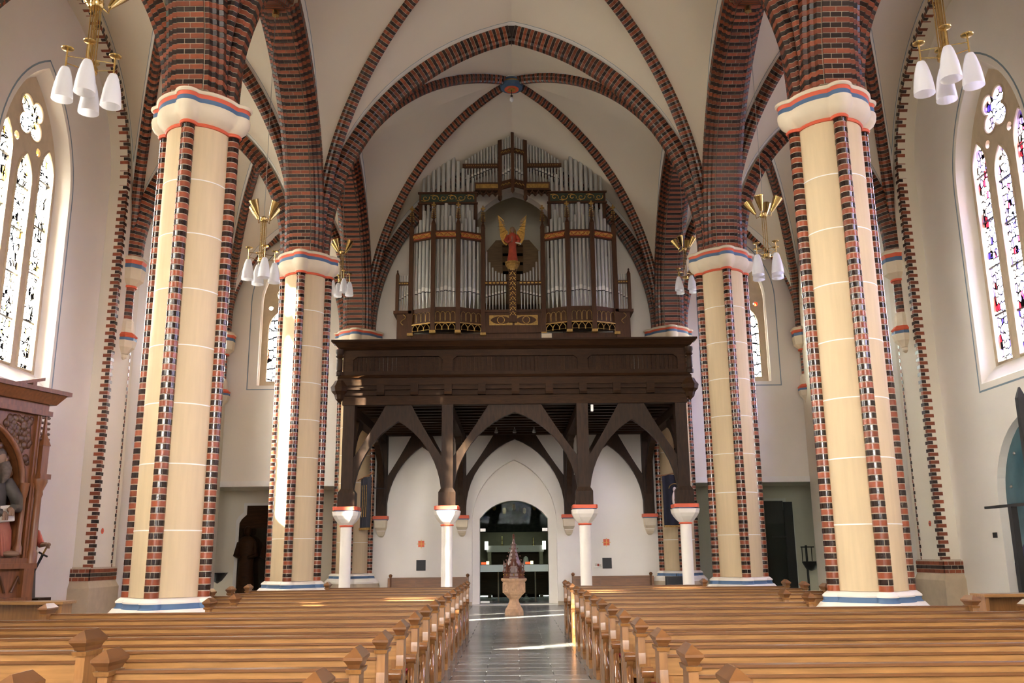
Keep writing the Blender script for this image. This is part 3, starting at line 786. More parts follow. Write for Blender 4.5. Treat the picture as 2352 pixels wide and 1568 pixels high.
def pier_parts(p, individual=True):
    zb, zt = .932, 7.60
    zj = [zb, 1.80, 2.68, 3.50, 4.315, 5.13, 5.945, 6.76, zt]
    for i in range(len(zj)-1):
        MB().lathe([(.466, zj[i]+.008), (.466, zj[i+1]-.008)], 48).build('drum', STONE_CREAM, p, smooth=30)
        if i: MB().lathe([(.462, zj[i]-.008), (.469, zj[i]-.008), (.469, zj[i]+.008), (.462, zj[i]+.008)], 48, cap0=False, cap1=False).build('joint', PAINT_WHITE, p, smooth=30)
    n = int((zt-zb)/.0825); ch = (zt-zb)/n
    for q in range(4):
        rz = q*pi/2; R_ = Matrix.Rotation(rz, 4, 'Z')
        MB().prism(shaft_poly(SH_R-.006, .054), XY(0), zb, zt).xf(R_).build('shaft_mortar', MORTAR, p, smooth=30)
        ind = individual and q != 1                # q=1 faces away from the altar side
        J = [MB(), MB()]
        for i in range(n):
            z = zb+(i+.5)*ch; par = i % 2
            if ind:
                o = ob('brick', (_b_red, _b_blk)[par], p, (0, 0, z)); o.rotation_euler = (0, 0, rz)
            else:
                me = (_b_red, _b_blk)[par]
                J[par].add([R_ @ (Vector(v.co)+Vector((0, 0, z))) for v in me.vertices], [tuple(f.vertices) for f in me.polygons])
        for par in (0, 1):
            if J[par].v: stuff(J[par].build('brick_courses', (BRICK_RED, BRICK_BLACK)[par], p, smooth=30))
    ring = lambda secs: [lobed(*s) for s in secs]
    B_ = lambda nm, secs, m: MB().rings(ring(secs)).build(nm, m, p, smooth=40)
    B_('neck_ring', [(.485,.50,.115,7.585),(.50,.505,.125,7.61),(.485,.50,.112,7.635)], PAINT_RED)
    B_('capital_bell', [(.47,.50,.10,7.62),(.50,.515,.115,7.645),(.575,.545,.15,7.70),(.615,.56,.172,7.77),(.625,.565,.178,7.84),(.62,.565,.172,7.89)], STONE_PALE)
    B_('blue_band', [(.615,.565,.168,7.885),(.605,.56,.162,7.92),(.61,.56,.165,7.965)], PAINT_BLUE)
    B_('red_band', [(.60,.555,.155,7.96),(.60,.555,.155,7.99),(.625,.565,.17,8.03)], PAINT_RED)
    B_('abacus', [(.625,.57,.172,8.025),(.645,.585,.18,8.05),(.645,.585,.18,8.07),(.60,.55,.16,8.098)], STONE_PALE)
    B_('base_torus', [(.535,.53,.135,.865),(.535,.53,.135,.885),(.505,.515,.115,.915),(.468,.50,.10,.935)], STONE_WHITE)
    B_('blue_band', [(.55,.54,.145,.79),(.525,.525,.13,.82),(.525,.525,.13,.868)], PAINT_BLUE)
    B_('base_moulding', [(.69,.60,.20,.655),(.68,.59,.195,.70),(.60,.56,.17,.755),(.56,.545,.15,.795)], STONE_WHITE)
    B_('plinth', [(.70,.60,.21,0),(.70,.60,.21,.57),(.67,.585,.195,.66)], STONE_BEIGE)
PLBL = {(-1,1): 'banded brick and cream stone pier in front, beside the carved wooden retable',
        (1,1): 'banded brick and cream stone pier in front, on the side of the blue glazed doorway',
        (-1,2): 'farther banded brick and cream stone pier with a bright strip of sun on it',
        (1,2): 'farther banded brick and cream stone pier on the side of the glazed recess',
        (-1,3): 'banded pier built against the end wall beside the dark narrow banner',
        (1,3): 'banded pier built against the end wall beside the black banner with a white figure',
        (-1,0): 'banded brick and cream pier beside the frontmost pews, retable side',
        (1,0): 'banded brick and cream pier beside the frontmost pews, doorway side'}
for k in (1, 2, 3, 0):
    for s in (-1, 1):
        if k == 3:
            p = setting('trim_%d' % (1 if s < 0 else 2)); p.location = (s*PX, YB[k], 0)
        else: p = thing('brick_pier', PLBL[(s, k)], 'pillar', (s*PX, YB[k], 0))
        pier_parts(p, k in (1, 2))
# ================================================================== gallery on stone columns
YG = 21.44
def stone_column(x, label):
    p = thing('stone_column', label, 'column', (x, YG, 0))
    MB().lathe([(.15,0),(.15,.12),(.132,.16),(.130,2.09)], 28).build('shaft', STONE_WHITE, p, smooth=30)
    MB().lathe([(.142,2.085),(.158,2.10),(.158,2.115),(.142,2.13)], 28).build('neck_ring', PAINT_RED, p, smooth=30)
    r = lambda h, c, z: [(h,-h+c,z),(h,h-c,z),(h-c,h,z),(-h+c,h,z),(-h,h-c,z),(-h,-h+c,z),(-h+c,-h,z),(h-c,-h,z)]
    MB().rings([r(.135,.07,2.125), r(.19,.10,2.18), r(.25,.11,2.26), r(.29,.11,2.34), r(.305,.10,2.43), r(.30,.10,2.435)]).build('capital', STONE_WHITE, p)
    MB().rings([r(.27,.09,2.433), r(.265,.09,2.462)]).build('blue_band', PAINT_BLUE, p)
    MB().rings([r(.285,.04,2.46), r(.285,.04,2.535), r(.275,.04,2.545)]).build('abacus', PAINT_RED, p)
for x, l in ((-3.94, 'end stone column under the gallery on the side of the dark narrow banner'), (-1.60, 'stone column under the gallery left of the font in front of the wall plaque'),
             (1.60, 'stone column under the gallery beside the leaflet holder'), (3.94, 'end stone column under the gallery beside the black banner')):
    stone_column(x, l)

def brace_poly(x0, x1, z0, zap, ztop, zleg, reach):
    """one half of an arched brace: from post face x0 towards the middle x1"""
    d = 1 if x1 > x0 else -1
    a = abs(x1-x0); rise = zap-z0
    R = (a*a+rise*rise)/(2*a); ph = atan2(rise, R-a)
    P = [(x0, z0)]
    P += [(x0+d*(R-R*cos(ph*i/10)), z0+R*sin(ph*i/10)) for i in range(1, 11)]
    P += [(x1, ztop), (x1-d*reach, ztop)]
    ex, ez = x0+d*.02, zleg
    mx, mz = x1-d*reach, ztop
    P += [(mx+(ex-mx)*t, mz+(ez-mz)*t+.10*sin(pi*t)*-.3) for t in (.25, .5, .75)]
    P += [(ex, ez), (x0, ez-.02)]
    return P
def gallery():
    g = thing('organ_gallery', 'dark oak organ gallery with arched braces and slatted parapet', 'gallery', (0, YG, 2.545))
    O = (0, YG, 2.545)
    bld = lambda mb, nm, m=OAK_DARK, sm=None: mb.build(nm, m, g, smooth=sm, origin=O)
    posts = (-3.94, -1.60, 1.60, 3.94)
    rear = YW-.17
    for x in posts:
        mb = MB()
        mb.box(x-.20, x+.20, YG-.17, YG+.17, 2.546, 2.86)
        mb.frustum((x-.20,x+.20,YG-.17,YG+.17,2.86), (x-.135,x+.135,YG-.14,YG+.14,2.96))
        mb.box(x-.135, x+.135, YG-.14, YG+.14, 2.96, 4.92)
        bld(mb, 'post', OAK_BEAM)
        mb = MB().box(x-.15, x+.15, rear-.12, rear+.15, 2.56, 4.92)
        bld(mb, 'rear_post', OAK_BEAM)
        bld(MB().box(x-.13, x+.13, YG+.14, rear-.12, 4.70, 4.93), 'floor_beam')
    for a, b, zap in ((-3.94, -1.60, 4.54), (-1.60, 1.60, 4.74), (1.60, 3.94, 4.54)):
        mid = (a+b)/2
        for x0, sgn in ((a, 1), (b, -1)):
            reach = .30 if b-a < 3 else .62
            bld(MB().prism(brace_poly(x0+sgn*.135, mid, 2.72, zap, 4.925, 3.72, reach), XZ(YG-.085), 0, .17), 'brace', OAK_BEAM)
            bld(MB().prism(brace_poly(x0+sgn*.15, mid, 2.72, zap+.05, 4.925, 3.72, reach), XZ(rear-.07), 0, .15), 'brace', OAK_BEAM)
    for x in posts:            # braces running back to the wall
        mid = (YG+rear)/2
        bld(MB().prism(brace_poly(YG+.14, YG+1.5, 2.9, 4.55, 4.72, 3.9, .5), YZ(x-.08), 0, .16), 'brace', OAK_BEAM)
        bld(MB().prism(brace_poly(rear-.12, rear-1.5, 2.9, 4.55, 4.72, 3.9, .5), YZ(x-.08), 0, .16), 'brace', OAK_BEAM)
    for k in range(11):        # joists along the gallery
        yy = YG+.45+k*.5
        if yy < rear-.3: bld(MB().box(-4.0, 4.0, yy-.07, yy+.07, 4.93, 5.08), 'joist')
    bld(MB().box(-4.05, 4.05, YG-.1, YW-.004, 5.08, 5.17), 'floor_deck')
    bld(MB().box(-4.1, 4.1, rear-.16, rear+.14, 4.92, 5.08), 'rear_beam')
    # front, from the beam up to the rail
    bld(MB().box(-4.10, 4.10, YG-.16, YG+.14, 4.92, 5.14), 'front_beam')
    bld(MB().box(-4.16, 4.16, YG-.21, YG+.1, 5.14, 5.20), 'moulding')
    bld(MB().box(-4.14, 4.14, YG-.18, YG+.1, 5.20, 5.27), 'moulding')
    bld(MB().box(-4.20, 4.20, YG-.25, YG+.1, 5.27, 5.32), 'moulding')
    bld(MB().box(-4.16, 4.16, YG-.20, YG+.1, 5.32, 5.38), 'moulding')
    for k in range(9):
        x = -3.18+k*.80
        mb = MB().box(x-.09, x+.09, YG-.31, YG-.17, 5.20, 5.40); mb.frustum((x-.09,x+.09,YG-.29,YG-.17,5.14), (x-.09,x+.09,YG-.31,YG-.17,5.20))
        bld(mb, 'joist_end')
    bld(MB().box(-4.22, 4.22, YG-.23, YG+.1, 5.38, 5.56), 'sill_board')
    bld(MB().frustum((-4.22,4.22,YG-.27,YG+.1,5.56), (-4.16,4.16,YG-.17,YG+.1,5.64)), 'moulding')
    bld(MB().box(-4.12, 4.12, YG-.13, YG-.02, 5.64, 5.74), 'bottom_rail')
    bld(MB().box(-4.12, 4.12, YG-.13, YG-.02, 6.10, 6.26), 'top_rail')
    spans = ((-3.88, -1.72), (-1.48, 1.52), (1.76, 3.92))
    edges = [-4.12]+[v for s in spans for v in s]+[4.12]
    for i in range(0, len(edges), 2): bld(MB().box(edges[i], edges[i+1], YG-.13, YG-.02, 5.74, 6.10), 'stile')
    for a, b in spans:
        n = int(round((b-a)/.103)); w = (b-a)/n
        for i in range(n):
            x0 = a+i*w
            mb = MB().frustum((x0+.004, x0+w-.004, YG-.06, YG-.02, 5.74), (x0+.004, x0+w-.004, YG-.06, YG-.02, 6.10))
            mb.box(x0+w*.36, x0+w*.64, YG-.075, YG-.06, 5.74, 6.10)
            bld(mb, 'slat')
        for x0, sg in ((a, 1), (b, -1)):
            bld(MB().prism([(x0, 6.10), (x0+sg*.10, 6.10), (x0, 6.02)], XZ(YG-.13), 0, .07), 'chamfer_stop')
    # cornice
    bld(MB().frustum((-4.14,4.14,YG-.16,YG+.02,6.26), (-4.22,4.22,YG-.22,YG+.02,6.31)), 'moulding')
    bld(MB().frustum((-4.24,4.24,YG-.24,YG+.05,6.31), (-4.36,4.36,YG-.34,YG+.08,6.43)), 'cornice')
    bld(MB().box(-4.38, 4.38, YG-.36, YG+.10, 6.43, 6.475), 'handrail')
    for s in (-1, 1):          # turned corner balusters and carved corner knobs
        x = s*4.20
        bld(MB().lathe([(.09,5.64),(.09,5.72),(.06,5.75),(.075,5.78),(.075,6.02),(.055,6.05),(.095,6.10),(.075,6.14),(.10,6.20),(.10,6.27)], 16, (x, YG-.14, 0)), 'baluster', OAK_BEAM, 40)
        bld(MB().lathe([(.02,4.98),(.10,5.06),(.13,5.16),(.20,5.24),(.22,5.34),(.16,5.42),(.12,5.5)], 8, (s*4.17, YG-.16, 0), pi/8), 'corner_knob')
        # side parapets back to the wall piers
        bld(MB().box(*sorted((s*4.0, s*4.12)), YG, 26.3, 5.08, 6.26), 'side_parapet')
        bld(MB().box(*sorted((s*3.96, s*4.30)), YG+.1, 26.3, 6.40, 6.46), 'side_rail')
        bld(MB().box(*sorted((s*4.02, s*4.10)), YG+.1, 26.3, 6.25, 6.41), 'side_rail')
gallery()
def wall_corbel(x, lab):
    c = MB(); y1 = YW
    k = 'gallery_corbel'
    p = thing(k, lab, 'corbel', (x, YW, 1.95), group='corbels of the gallery at the end wall')
    O = (x, YW, 1.95)
    MB().box(x-.21, x+.21, y1-.40, y1, 2.46, 2.555).build('abacus', PAINT_RED, p, origin=O)
    MB().box(x-.19, x+.19, y1-.37, y1, 2.435, 2.46).build('blue_band', PAINT_BLUE, p, origin=O)
    mb = MB()
    mb.frustum((x-.125,x+.125,y1-.20,y1,2.14), (x-.16,x+.16,y1-.30,y1,2.22)); mb.frustum((x-.16,x+.16,y1-.30,y1,2.22), (x-.175,x+.175,y1-.345,y1,2.435))
    mb.build('block', STONE_PALE, p, origin=O)
    MB().box(x-.135, x+.135, y1-.215, y1, 2.115, 2.14).build('ring', STONE_WHITE, p, origin=O)
    mb = MB(); mb.rings([[(x-w, y1, z), (x+w, y1, z), (x+w, y1-d, z), (x-w, y1-d, z)] for w, d, z in ((.03,.05,1.95),(.08,.12,1.99),(.11,.17,2.06),(.12,.19,2.115))])
    mb.build('drop', STONE_PALE, p, origin=O)
for x, l in ((-3.95, 'red-topped wall corbel beside the banded pier and the dark narrow banner'), (-1.57, 'red-topped wall corbel by the portal niche next to the bench without leaflets'),
             (1.57, 'red-topped wall corbel by the portal niche on the leaflet side'), (3.95, 'red-topped wall corbel beside the banded pier and the black figure banner')): wall_corbel(x, l)
def spot(x):
    p = thing('spotlight', 'small spotlight clamped under the gallery ceiling', 'spotlight', (x, 25.5, 4.93), group='spotlights in a row under the gallery')
    MB().tube([(0,0,0),(0,0,-.07)], .012, 6).build('stem', STEEL, p)
    MB().lathe([(.05,-.16),(.055,-.14),(.035,-.07),(.02,-.06)], 12).build('head', STEEL, p, smooth=40)
for x in (-1.1, -.52, 0.0, .55, 1.1): spot(x)
tag(MB().box(1.81, 1.87, YG-.06, YG+.0, 4.74, 4.90).build('hook_tag', STEEL, None, origin=(1.84, YG-.03, 4.74)), 'small metal hook hanging under the gallery front beam', 'hook')

# ================================================================== organ
YO = 26.0
def pipe(p, x, y, z0, zlip, ztop, r, lip=True):
    """foot cone, mouth with raised lip, body"""
    key = (round(zlip-z0, 2), round(ztop-zlip, 2), round(r, 4), lip)
    if key not in _cache:
        h1 = zlip-z0
        body = MB().lathe([(r*.22,0),(r*.98,h1-.02),(r,h1),(r,ztop-z0),(r*.9,ztop-z0)], 14).mesh('pipe', PIPE, 40)
        lp = mo = None
        if lip:
            hh = min(.17, r*2.6)
            lp = MB().lathe([(r*1.10,h1+.015),(r*1.13,h1+hh)], 14).mesh('lip', PIPE_LIP, 40)
            mo = MB().lathe([(r*1.03,h1-.012),(r*1.03,h1+.014)], 14).mesh('mouth', PIPE_DARK, 40)
        _cache[key] = (body, lp, mo)
    b, l, m = _cache[key]
    o = ob('pipe', b, p, (x, y-YO, z0-5.17))
    if l: ob('lip', l, o); ob('mouth', m, o)
def organ():
    g = thing('pipe_organ', 'pipe organ with silver pipes in a dark carved oak case', 'organ', (0, YO, 5.17))
    O = (0, YO, 5.17)
    bld = lambda mb, nm, m=ORGAN_WOOD, sm=None, par=None: mb.build(nm, m, par or g, smooth=sm, origin=O)
    # lower case
    bld(MB().box(-3.42, 3.42, YO+.05, 27.0, 5.172, 7.80), 'lower_case')
    bld(MB().box(-.95, .95, YO-.02, YO+.10, 7.8, 8.42), 'centre_panel')
    for s in (-1, 1):
        bld(MB().box(*sorted((s*3.05, s*3.46)), YO-.02, 26.9, 7.6, 8.40), 'wing_case')
        bld(MB().box(*sorted((s*3.02, s*3.56)), YO-.08, 26.9, 8.40, 8.485), 'wing_ledge')
        bld(MB().box(*sorted((s*3.10, s*3.54)), YO-.06, 26.9, 7.52, 7.60), 'wing_moulding')
        # gilt S scroll
        pts = [(s*3.27+.07*sin(a*1.0)*(1 if a < pi else 1), YO-.03, 8.22-.16*(a/pi-1)) for a in [i*2*pi/14 for i in range(15)]]
        bld(MB().tube(pts, .012, 6), 'scroll', GOLD_DARK, 50)
        bld(MB().box(*sorted((s*3.42, s*3.52)), YO, YO+.1, 8.48, 9.62), 'wing_post')
        bld(MB().lathe([(.055,9.62),(.02,9.72),(.03,9.75),(.005,9.79)], 8, (s*3.47, YO+.05, 0)), 'finial')
        bld(MB().box(*sorted((s*3.10, s*3.44)), YO+.0, YO+.04, 9.30, 9.40), 'frieze_rail')
        for i in range(4): bld(MB().cbox(s*(3.17+.075*i), YO-.006, 9.35, .05, .012, .035), 'gilt_leaf', GOLD)
        for i in range(4): pipe(g, s*(3.16+i*.078), YO+.09, 8.485, 8.86+.05*(3-i if True else i), 9.62, .026)
    bld(MB().box(-.92, .92, YO-.06, YO+.3, 8.42, 8.50), 'centre_ledge')
    for s in (-1, 1):
        e = bld(MB().box(*sorted((s*.03, s*.72)), YO-.045, YO-.02, 8.03, 8.33), 'gilt_panel', GOLD_DARK)
        bld(MB().prism([(s*.375+.30*cos(a), 8.18+.12*sin(a)*abs(sin(a))**.3) for a in [i*2*pi/24 for i in range(24)]], XZ(YO-.06), 0, .02), 'eye', ORGAN_WOOD, None, e)
        mb = MB(); mb.tube([(s*.375+.105*cos(a), YO-.062, 8.18+.105*sin(a)) for a in [i*2*pi/20 for i in range(21)]], .010, 6); bld(mb, 'eye_ring', GOLD, 50, e)
    # the two bowed pipe fields
    for s in (-1, 1):
        px = [s*v for v in (.90, 1.63, 2.37, 3.06)]; py = [YO, YO-.34, YO-.34, YO]
        bld(MB().prism([(px[0], py[0]+.9), (px[0], py[0]), (px[1], py[1]), (px[2], py[2]), (px[3], py[3]), (px[3], py[3]+.9)], XY(8.40), 0, .12), 'pipe_table')
        bld(MB().prism([(px[0], py[0]+.9), (px[0], py[0]+.02), (px[1], py[1]+.02), (px[2], py[2]+.02), (px[3], py[3]+.02), (px[3], py[3]+.9)], XY(8.05), 0, .35), 'tower_case')
        for i in range(4):
            x, y = px[i], py[i]
            bld(MB().box(x-.065, x+.065, y-.08, y+.07, 7.78, 11.10), 'post')
            bld(MB().box(x-.085, x+.085, y-.10, y+.09, 7.72, 7.80), 'post_foot', GOLD_DARK)
            mb = MB().lathe([(.10,11.08),(.02,11.26),(.055,11.27),(.012,11.62),(.03,11.63),(.02,11.66)], 4, (x, y, 0), pi/4)
            f = bld(mb, 'pinnacle')
            for q in range(5):
                zz = 11.30+q*.065; w = .055-.006*q
                for sg in (-1, 1): bld(MB().box(x+sg*w-.022, x+sg*w+.022, y-.02, y+.02, zz, zz+.028), 'crocket', GOLD_DARK, None, f)
            mb = MB().box(x-.07, x+.07, y-.02, y+.02, 11.69, 11.735); mb.box(x-.022, x+.022, y-.022, y+.022, 11.63, 11.80)
            bld(mb, 'finial', GOLD_DARK, None, f)
        for i in range(3):
            A, Bp = Vector((px[i], py[i], 0)), Vector((px[i+1], py[i+1], 0))
            d = (Bp-A); L = d.length; d.normalize(); nrm = Vector((d.y, -d.x, 0))
            if nrm.y > 0: nrm = -nrm
            def strip(z0, z1, off, th, t0=.0, t1=1.0):
                P = [A+d*(L*t0)+nrm*off, A+d*(L*t1)+nrm*off]; Q = [P[0]-nrm*th, P[1]-nrm*th]
                return MB().add([(p.x, p.y, z) for z in (z0, z1) for p in (P[0], P[1], Q[1], Q[0])], [(3,2,1,0),(4,5,6,7),(0,1,5,4),(1,2,6,5),(2,3,7,6),(3,0,4,7)])
            bld(strip(10.63, 10.89, .03, .04), 'frieze')
            fr = bld(strip(10.68, 10.84, .036, .01, .10, .90), 'frieze_field', ROBE_RED)
            for k in range(5):
                c = A+d*(L*(.18+.16*k))+nrm*.045
                mb = MB().tube([c+d*(.055*cos(a)*(1+.3*sin(a*2)))+Z3*(10.76+.05*sin(a)) for a in [j*2*pi/10 for j in range(11)]], .013, 5)
                mb.tube([c+d*-.09+Z3*(10.71+.1*(k % 2)), c+Z3*10.76, c+d*.09+Z3*(10.81-.1*(k % 2))], .012, 5)
                bld(mb, 'gilt_leaf', GOLD, 50, fr)
            # blind arcade and fringe below
            for k in range(4):
                t0 = .11+.2*k; c0, c1 = A+d*(L*t0)+nrm*.03, A+d*(L*(t0+.18))+nrm*.03
                m = (c0+c1)/2; hw = (c1-c0).length/2
                mb = MB().tube([c0+Z3*8.10, c0+Z3*8.26]+[m+d*(-hw*cos(a))+Z3*(8.26+.12*sin(a)**.8) for a in (.5, 1.0, pi/2, pi-1.0, pi-.5)]+[c1+Z3*8.26, c1+Z3*8.10], .0075, 5)
                bld(mb, 'arcade_arch', GOLD_DARK, 50)
            bld(strip(8.02, 8.055, .05, .03, .06, .94), 'fringe_rail', GOLD_DARK)
            for k in range(3):
                t0 = .12+.26*k; c0, c1 = A+d*(L*t0)+nrm*.035, A+d*(L*(t0+.24))+nrm*.035; m = (c0+c1)/2
                mb = MB().tube([c0+Z3*7.82, c0+Z3*7.92, c0.lerp(m, .5)+Z3*7.985, m+Z3*8.02, c1.lerp(m, .5)+Z3*7.985, c1+Z3*7.92, c1+Z3*7.82], .012, 5)
                mb.tube([c0+Z3*7.84, c1+Z3*7.84], .007, 5)
                bld(mb, 'fringe_arch', GOLD_DARK, 50)
            # five pipes
            tops = (11.12, 11.33, 11.60, 11.33, 11.15) if i != 1 else (11.17, 11.38, 11.78, 11.38, 11.17)
            n_ = 5; marg = .085
            for k in range(n_):
                c = A+d*(marg+.045+(L-2*(marg+.045))*k/(n_-1))-nrm*.09
                rr = (.043, .05, .056, .05, .043)[k]
                pipe(g, c.x, c.y, 8.52, 9.0+.02*(2-abs(k-2)), tops[k], rr)
        # upper rank standing behind
        zt = [12.82, 12.90, 13.15, 13.38, 13.62, 13.87, 13.62, 13.36, 13.12, 12.90, 12.80]
        for k in range(11):
            x = 2.74-k*.152; r = .045+.022*(1-abs(k-5)/5)
            pipe(g, s*x, YO+.22, 10.3, 10.5, zt[k], r, False)
        fb = bld(MB().box(*sorted((s*1.10, s*2.86)), YO+.09, YO+.13, 11.90, 12.28), 'upper_frieze')
        bld(MB().box(*sorted((s*1.16, s*2.80)), YO+.075, YO+.09, 11.97, 12.22), 'frieze_field', GREEN_DK, None, fb)
        for z in (11.90, 12.24): bld(MB().box(*sorted((s*1.06, s*2.90)), YO+.04, YO+.13, z, z+.045), 'frieze_moulding', ORGAN_WOOD, None, fb)
        for k in range(6):     # gilt scrollwork
            cx = s*(1.30+.272*k); up = 1 if k % 2 else -1
            pts = [(cx+(.02+.014*a)*cos(a)*1.1, YO+.066, 12.095+up*(.02+.014*a)*sin(a)*.9) for a in [i*.45 for i in range(16)]]
            mb = MB().tube(pts, .013, 5)
            mb.tube([(cx-.13, YO+.066, 12.095-up*.075), (cx-.03, YO+.066, 12.095-up*.10), (cx+.09, YO+.066, 12.095-up*.06)], .012, 5)
            bld(mb, 'gilt_scroll', GOLD, 50, fb)
        for x in (1.13, 2.82): bld(MB().box(*sorted((s*(x-.05), s*(x+.05))), YO+.1, YO+.3, 10.2, 11.9), 'upper_post')
        # middle flat: seven pipes falling towards the angel's post
        tp = (10.36, 10.02, 9.85, 9.74, 9.69, 9.66, 9.64)
        for k in range(7): pipe(g, s*(.80-.093*k), YO+.10, 8.50, 8.93+.022*k, tp[k], .030)
        bld(MB().box(*sorted((s*.14, s*.90)), YO+.0, YO+.04, 9.28, 9.40), 'frieze_rail')
        for k in range(6): bld(MB().cbox(s*(.23+.115*k), YO-.008, 9.34, .075, .014, .035), 'gilt_leaf', GOLD)
        # upper middle: pipes rising to the turret
        for k in range(11):
            x = 1.43-.094*k
            pipe(g, s*x, YO+.34, 12.62, 12.80+.042*k, 13.45+.07*k, .032+.0008*k)
        bld(MB().box(*sorted((s*.40, s*1.54)), YO+.22, YO+.28, 13.16, 13.29), 'turret_rail')
        for k in range(14): bld(MB().cbox(s*(.50+.07*k), YO+.215, 13.225, .03, .012, .03), 'gilt_stud', GOLD_DARK)
        tb = bld(MB().box(*sorted((s*.40, s*1.16)), YO+.12, YO+.45, 12.36, 12.62), 'turret_base')
        bld(MB().box(*sorted((s*.44, s*1.12)), YO+.105, YO+.12, 12.42, 12.56), 'gilt_panel', GOLD_DARK, None, tb)
        for k in range(4):     # pendant trefoils
            x = s*(.52+.19*k)
            mb = MB(); mb.tube([(x-.095, YO+.15, 12.36), (x-.07, YO+.15, 12.29), (x, YO+.15, 12.25), (x+.07, YO+.15, 12.29), (x+.095, YO+.15, 12.36)], .018, 5)
            mb.sphere((x, YO+.15, 12.20), .04, 8, 6); mb.sphere((x-.04, YO+.15, 12.24), .03, 8, 6); mb.sphere((x+.04, YO+.15, 12.24), .03, 8, 6)
            bld(mb, 'pendant', ORGAN_WOOD, 50, tb)
    # turret with two faces meeting in a front post
    Pf, Ps = Vector((.015, YO-.05, 0)), {-1: Vector((-.38, YO+.20, 0)), 1: Vector((.41, YO+.20, 0))}
    bld(MB().box(Pf.x-.05, Pf.x+.05, Pf.y-.05, Pf.y+.05, 12.30, 14.62), 'turret_post')
    bld(MB().lathe([(.075,14.62),(.02,14.9),(.015,15.02)], 4, (Pf.x, Pf.y, 0), pi/4), 'pinnacle')
    bld(MB().cbox(Pf.x, Pf.y, 15.04, .10, .03, .05), 'finial', GOLD_DARK)
    bld(MB().lathe([(.01,12.18),(.05,12.24),(.07,12.32)], 8, (Pf.x, Pf.y, 0)), 'knob')
    for s in (-1, 1):
        Q = Ps[s]
        bld(MB().box(Q.x-.06, Q.x+.06, Q.y-.06, Q.y+.06, 12.18, 14.42), 'turret_post')
        bld(MB().lathe([(.08,14.42),(.02,14.62),(.015,14.68)], 4, (Q.x, Q.y, 0), pi/4), 'pinnacle')
        bld(MB().cbox(Q.x, Q.y, 14.69, .11, .03, .05), 'finial', GOLD_DARK)
        bld(MB().lathe([(.01,12.02),(.06,12.08),(.07,12.18)], 8, (Q.x, Q.y, 0)), 'knob')
        d = Q-Pf; L = d.length; d.normalize(); nrm = Vector((-d.y, d.x, 0)); nrm = nrm if nrm.y < 0 else -nrm
        for z0, z1 in ((12.40, 12.66), (13.54, 13.70), (14.32, 14.48)):
            P = [Pf+nrm*.02, Q+nrm*.02]; R_ = [Pf-nrm*.02, Q-nrm*.02]
            fr = bld(MB().add([(p.x, p.y, z) for z in (z0, z1) for p in (P[0], P[1], R_[1], R_[0])], [(3,2,1,0),(4,5,6,7),(0,1,5,4),(1,2,6,5),(2,3,7,6),(3,0,4,7)]), 'turret_frieze')
            for k in range(3):
                c = Pf.lerp(Q, .25+.25*k)+nrm*.026
                bld(MB().tube([c-d*.05+Z3*((z0+z1)/2-.03), c+Z3*((z0+z1)/2+.03), c+d*.05+Z3*((z0+z1)/2-.02)], .016, 5), 'gilt_leaf', GOLD_DARK, 50, fr)
        for k in range(4):
            c = Pf.lerp(Q, .17+.22*k)-nrm*.06
            pipe(g, c.x, c.y, 12.66, 12.98-.03*k, 14.62-.02*k, .036)
    # post that carries the angel
    po = bld(MB().box(-.135, .105, YO-.12, YO+.08, 8.1, 9.74), 'angel_post')
    for k in range(9):
        z = 8.30+.155*k
        mb = MB().tube([(-.105, YO-.126, z), (-.015, YO-.126, z+.13), (.075, YO-.126, z)], .011, 5); mb.tube([(-.105, YO-.126, z+.10), (-.015, YO-.126, z+.02), (.075, YO-.126, z+.10)], .008, 5)
        bld(mb, 'gilt_tracery', GOLD, 50, po)
    bld(MB().lathe([(.13,9.70),(.15,9.76),(.21,9.86),(.21,9.90),(.24,9.93),(.24,9.97)], 8, (-.015, YO-.02, 0), pi/8), 'post_capital', GOLD_DARK, None, po)
organ()
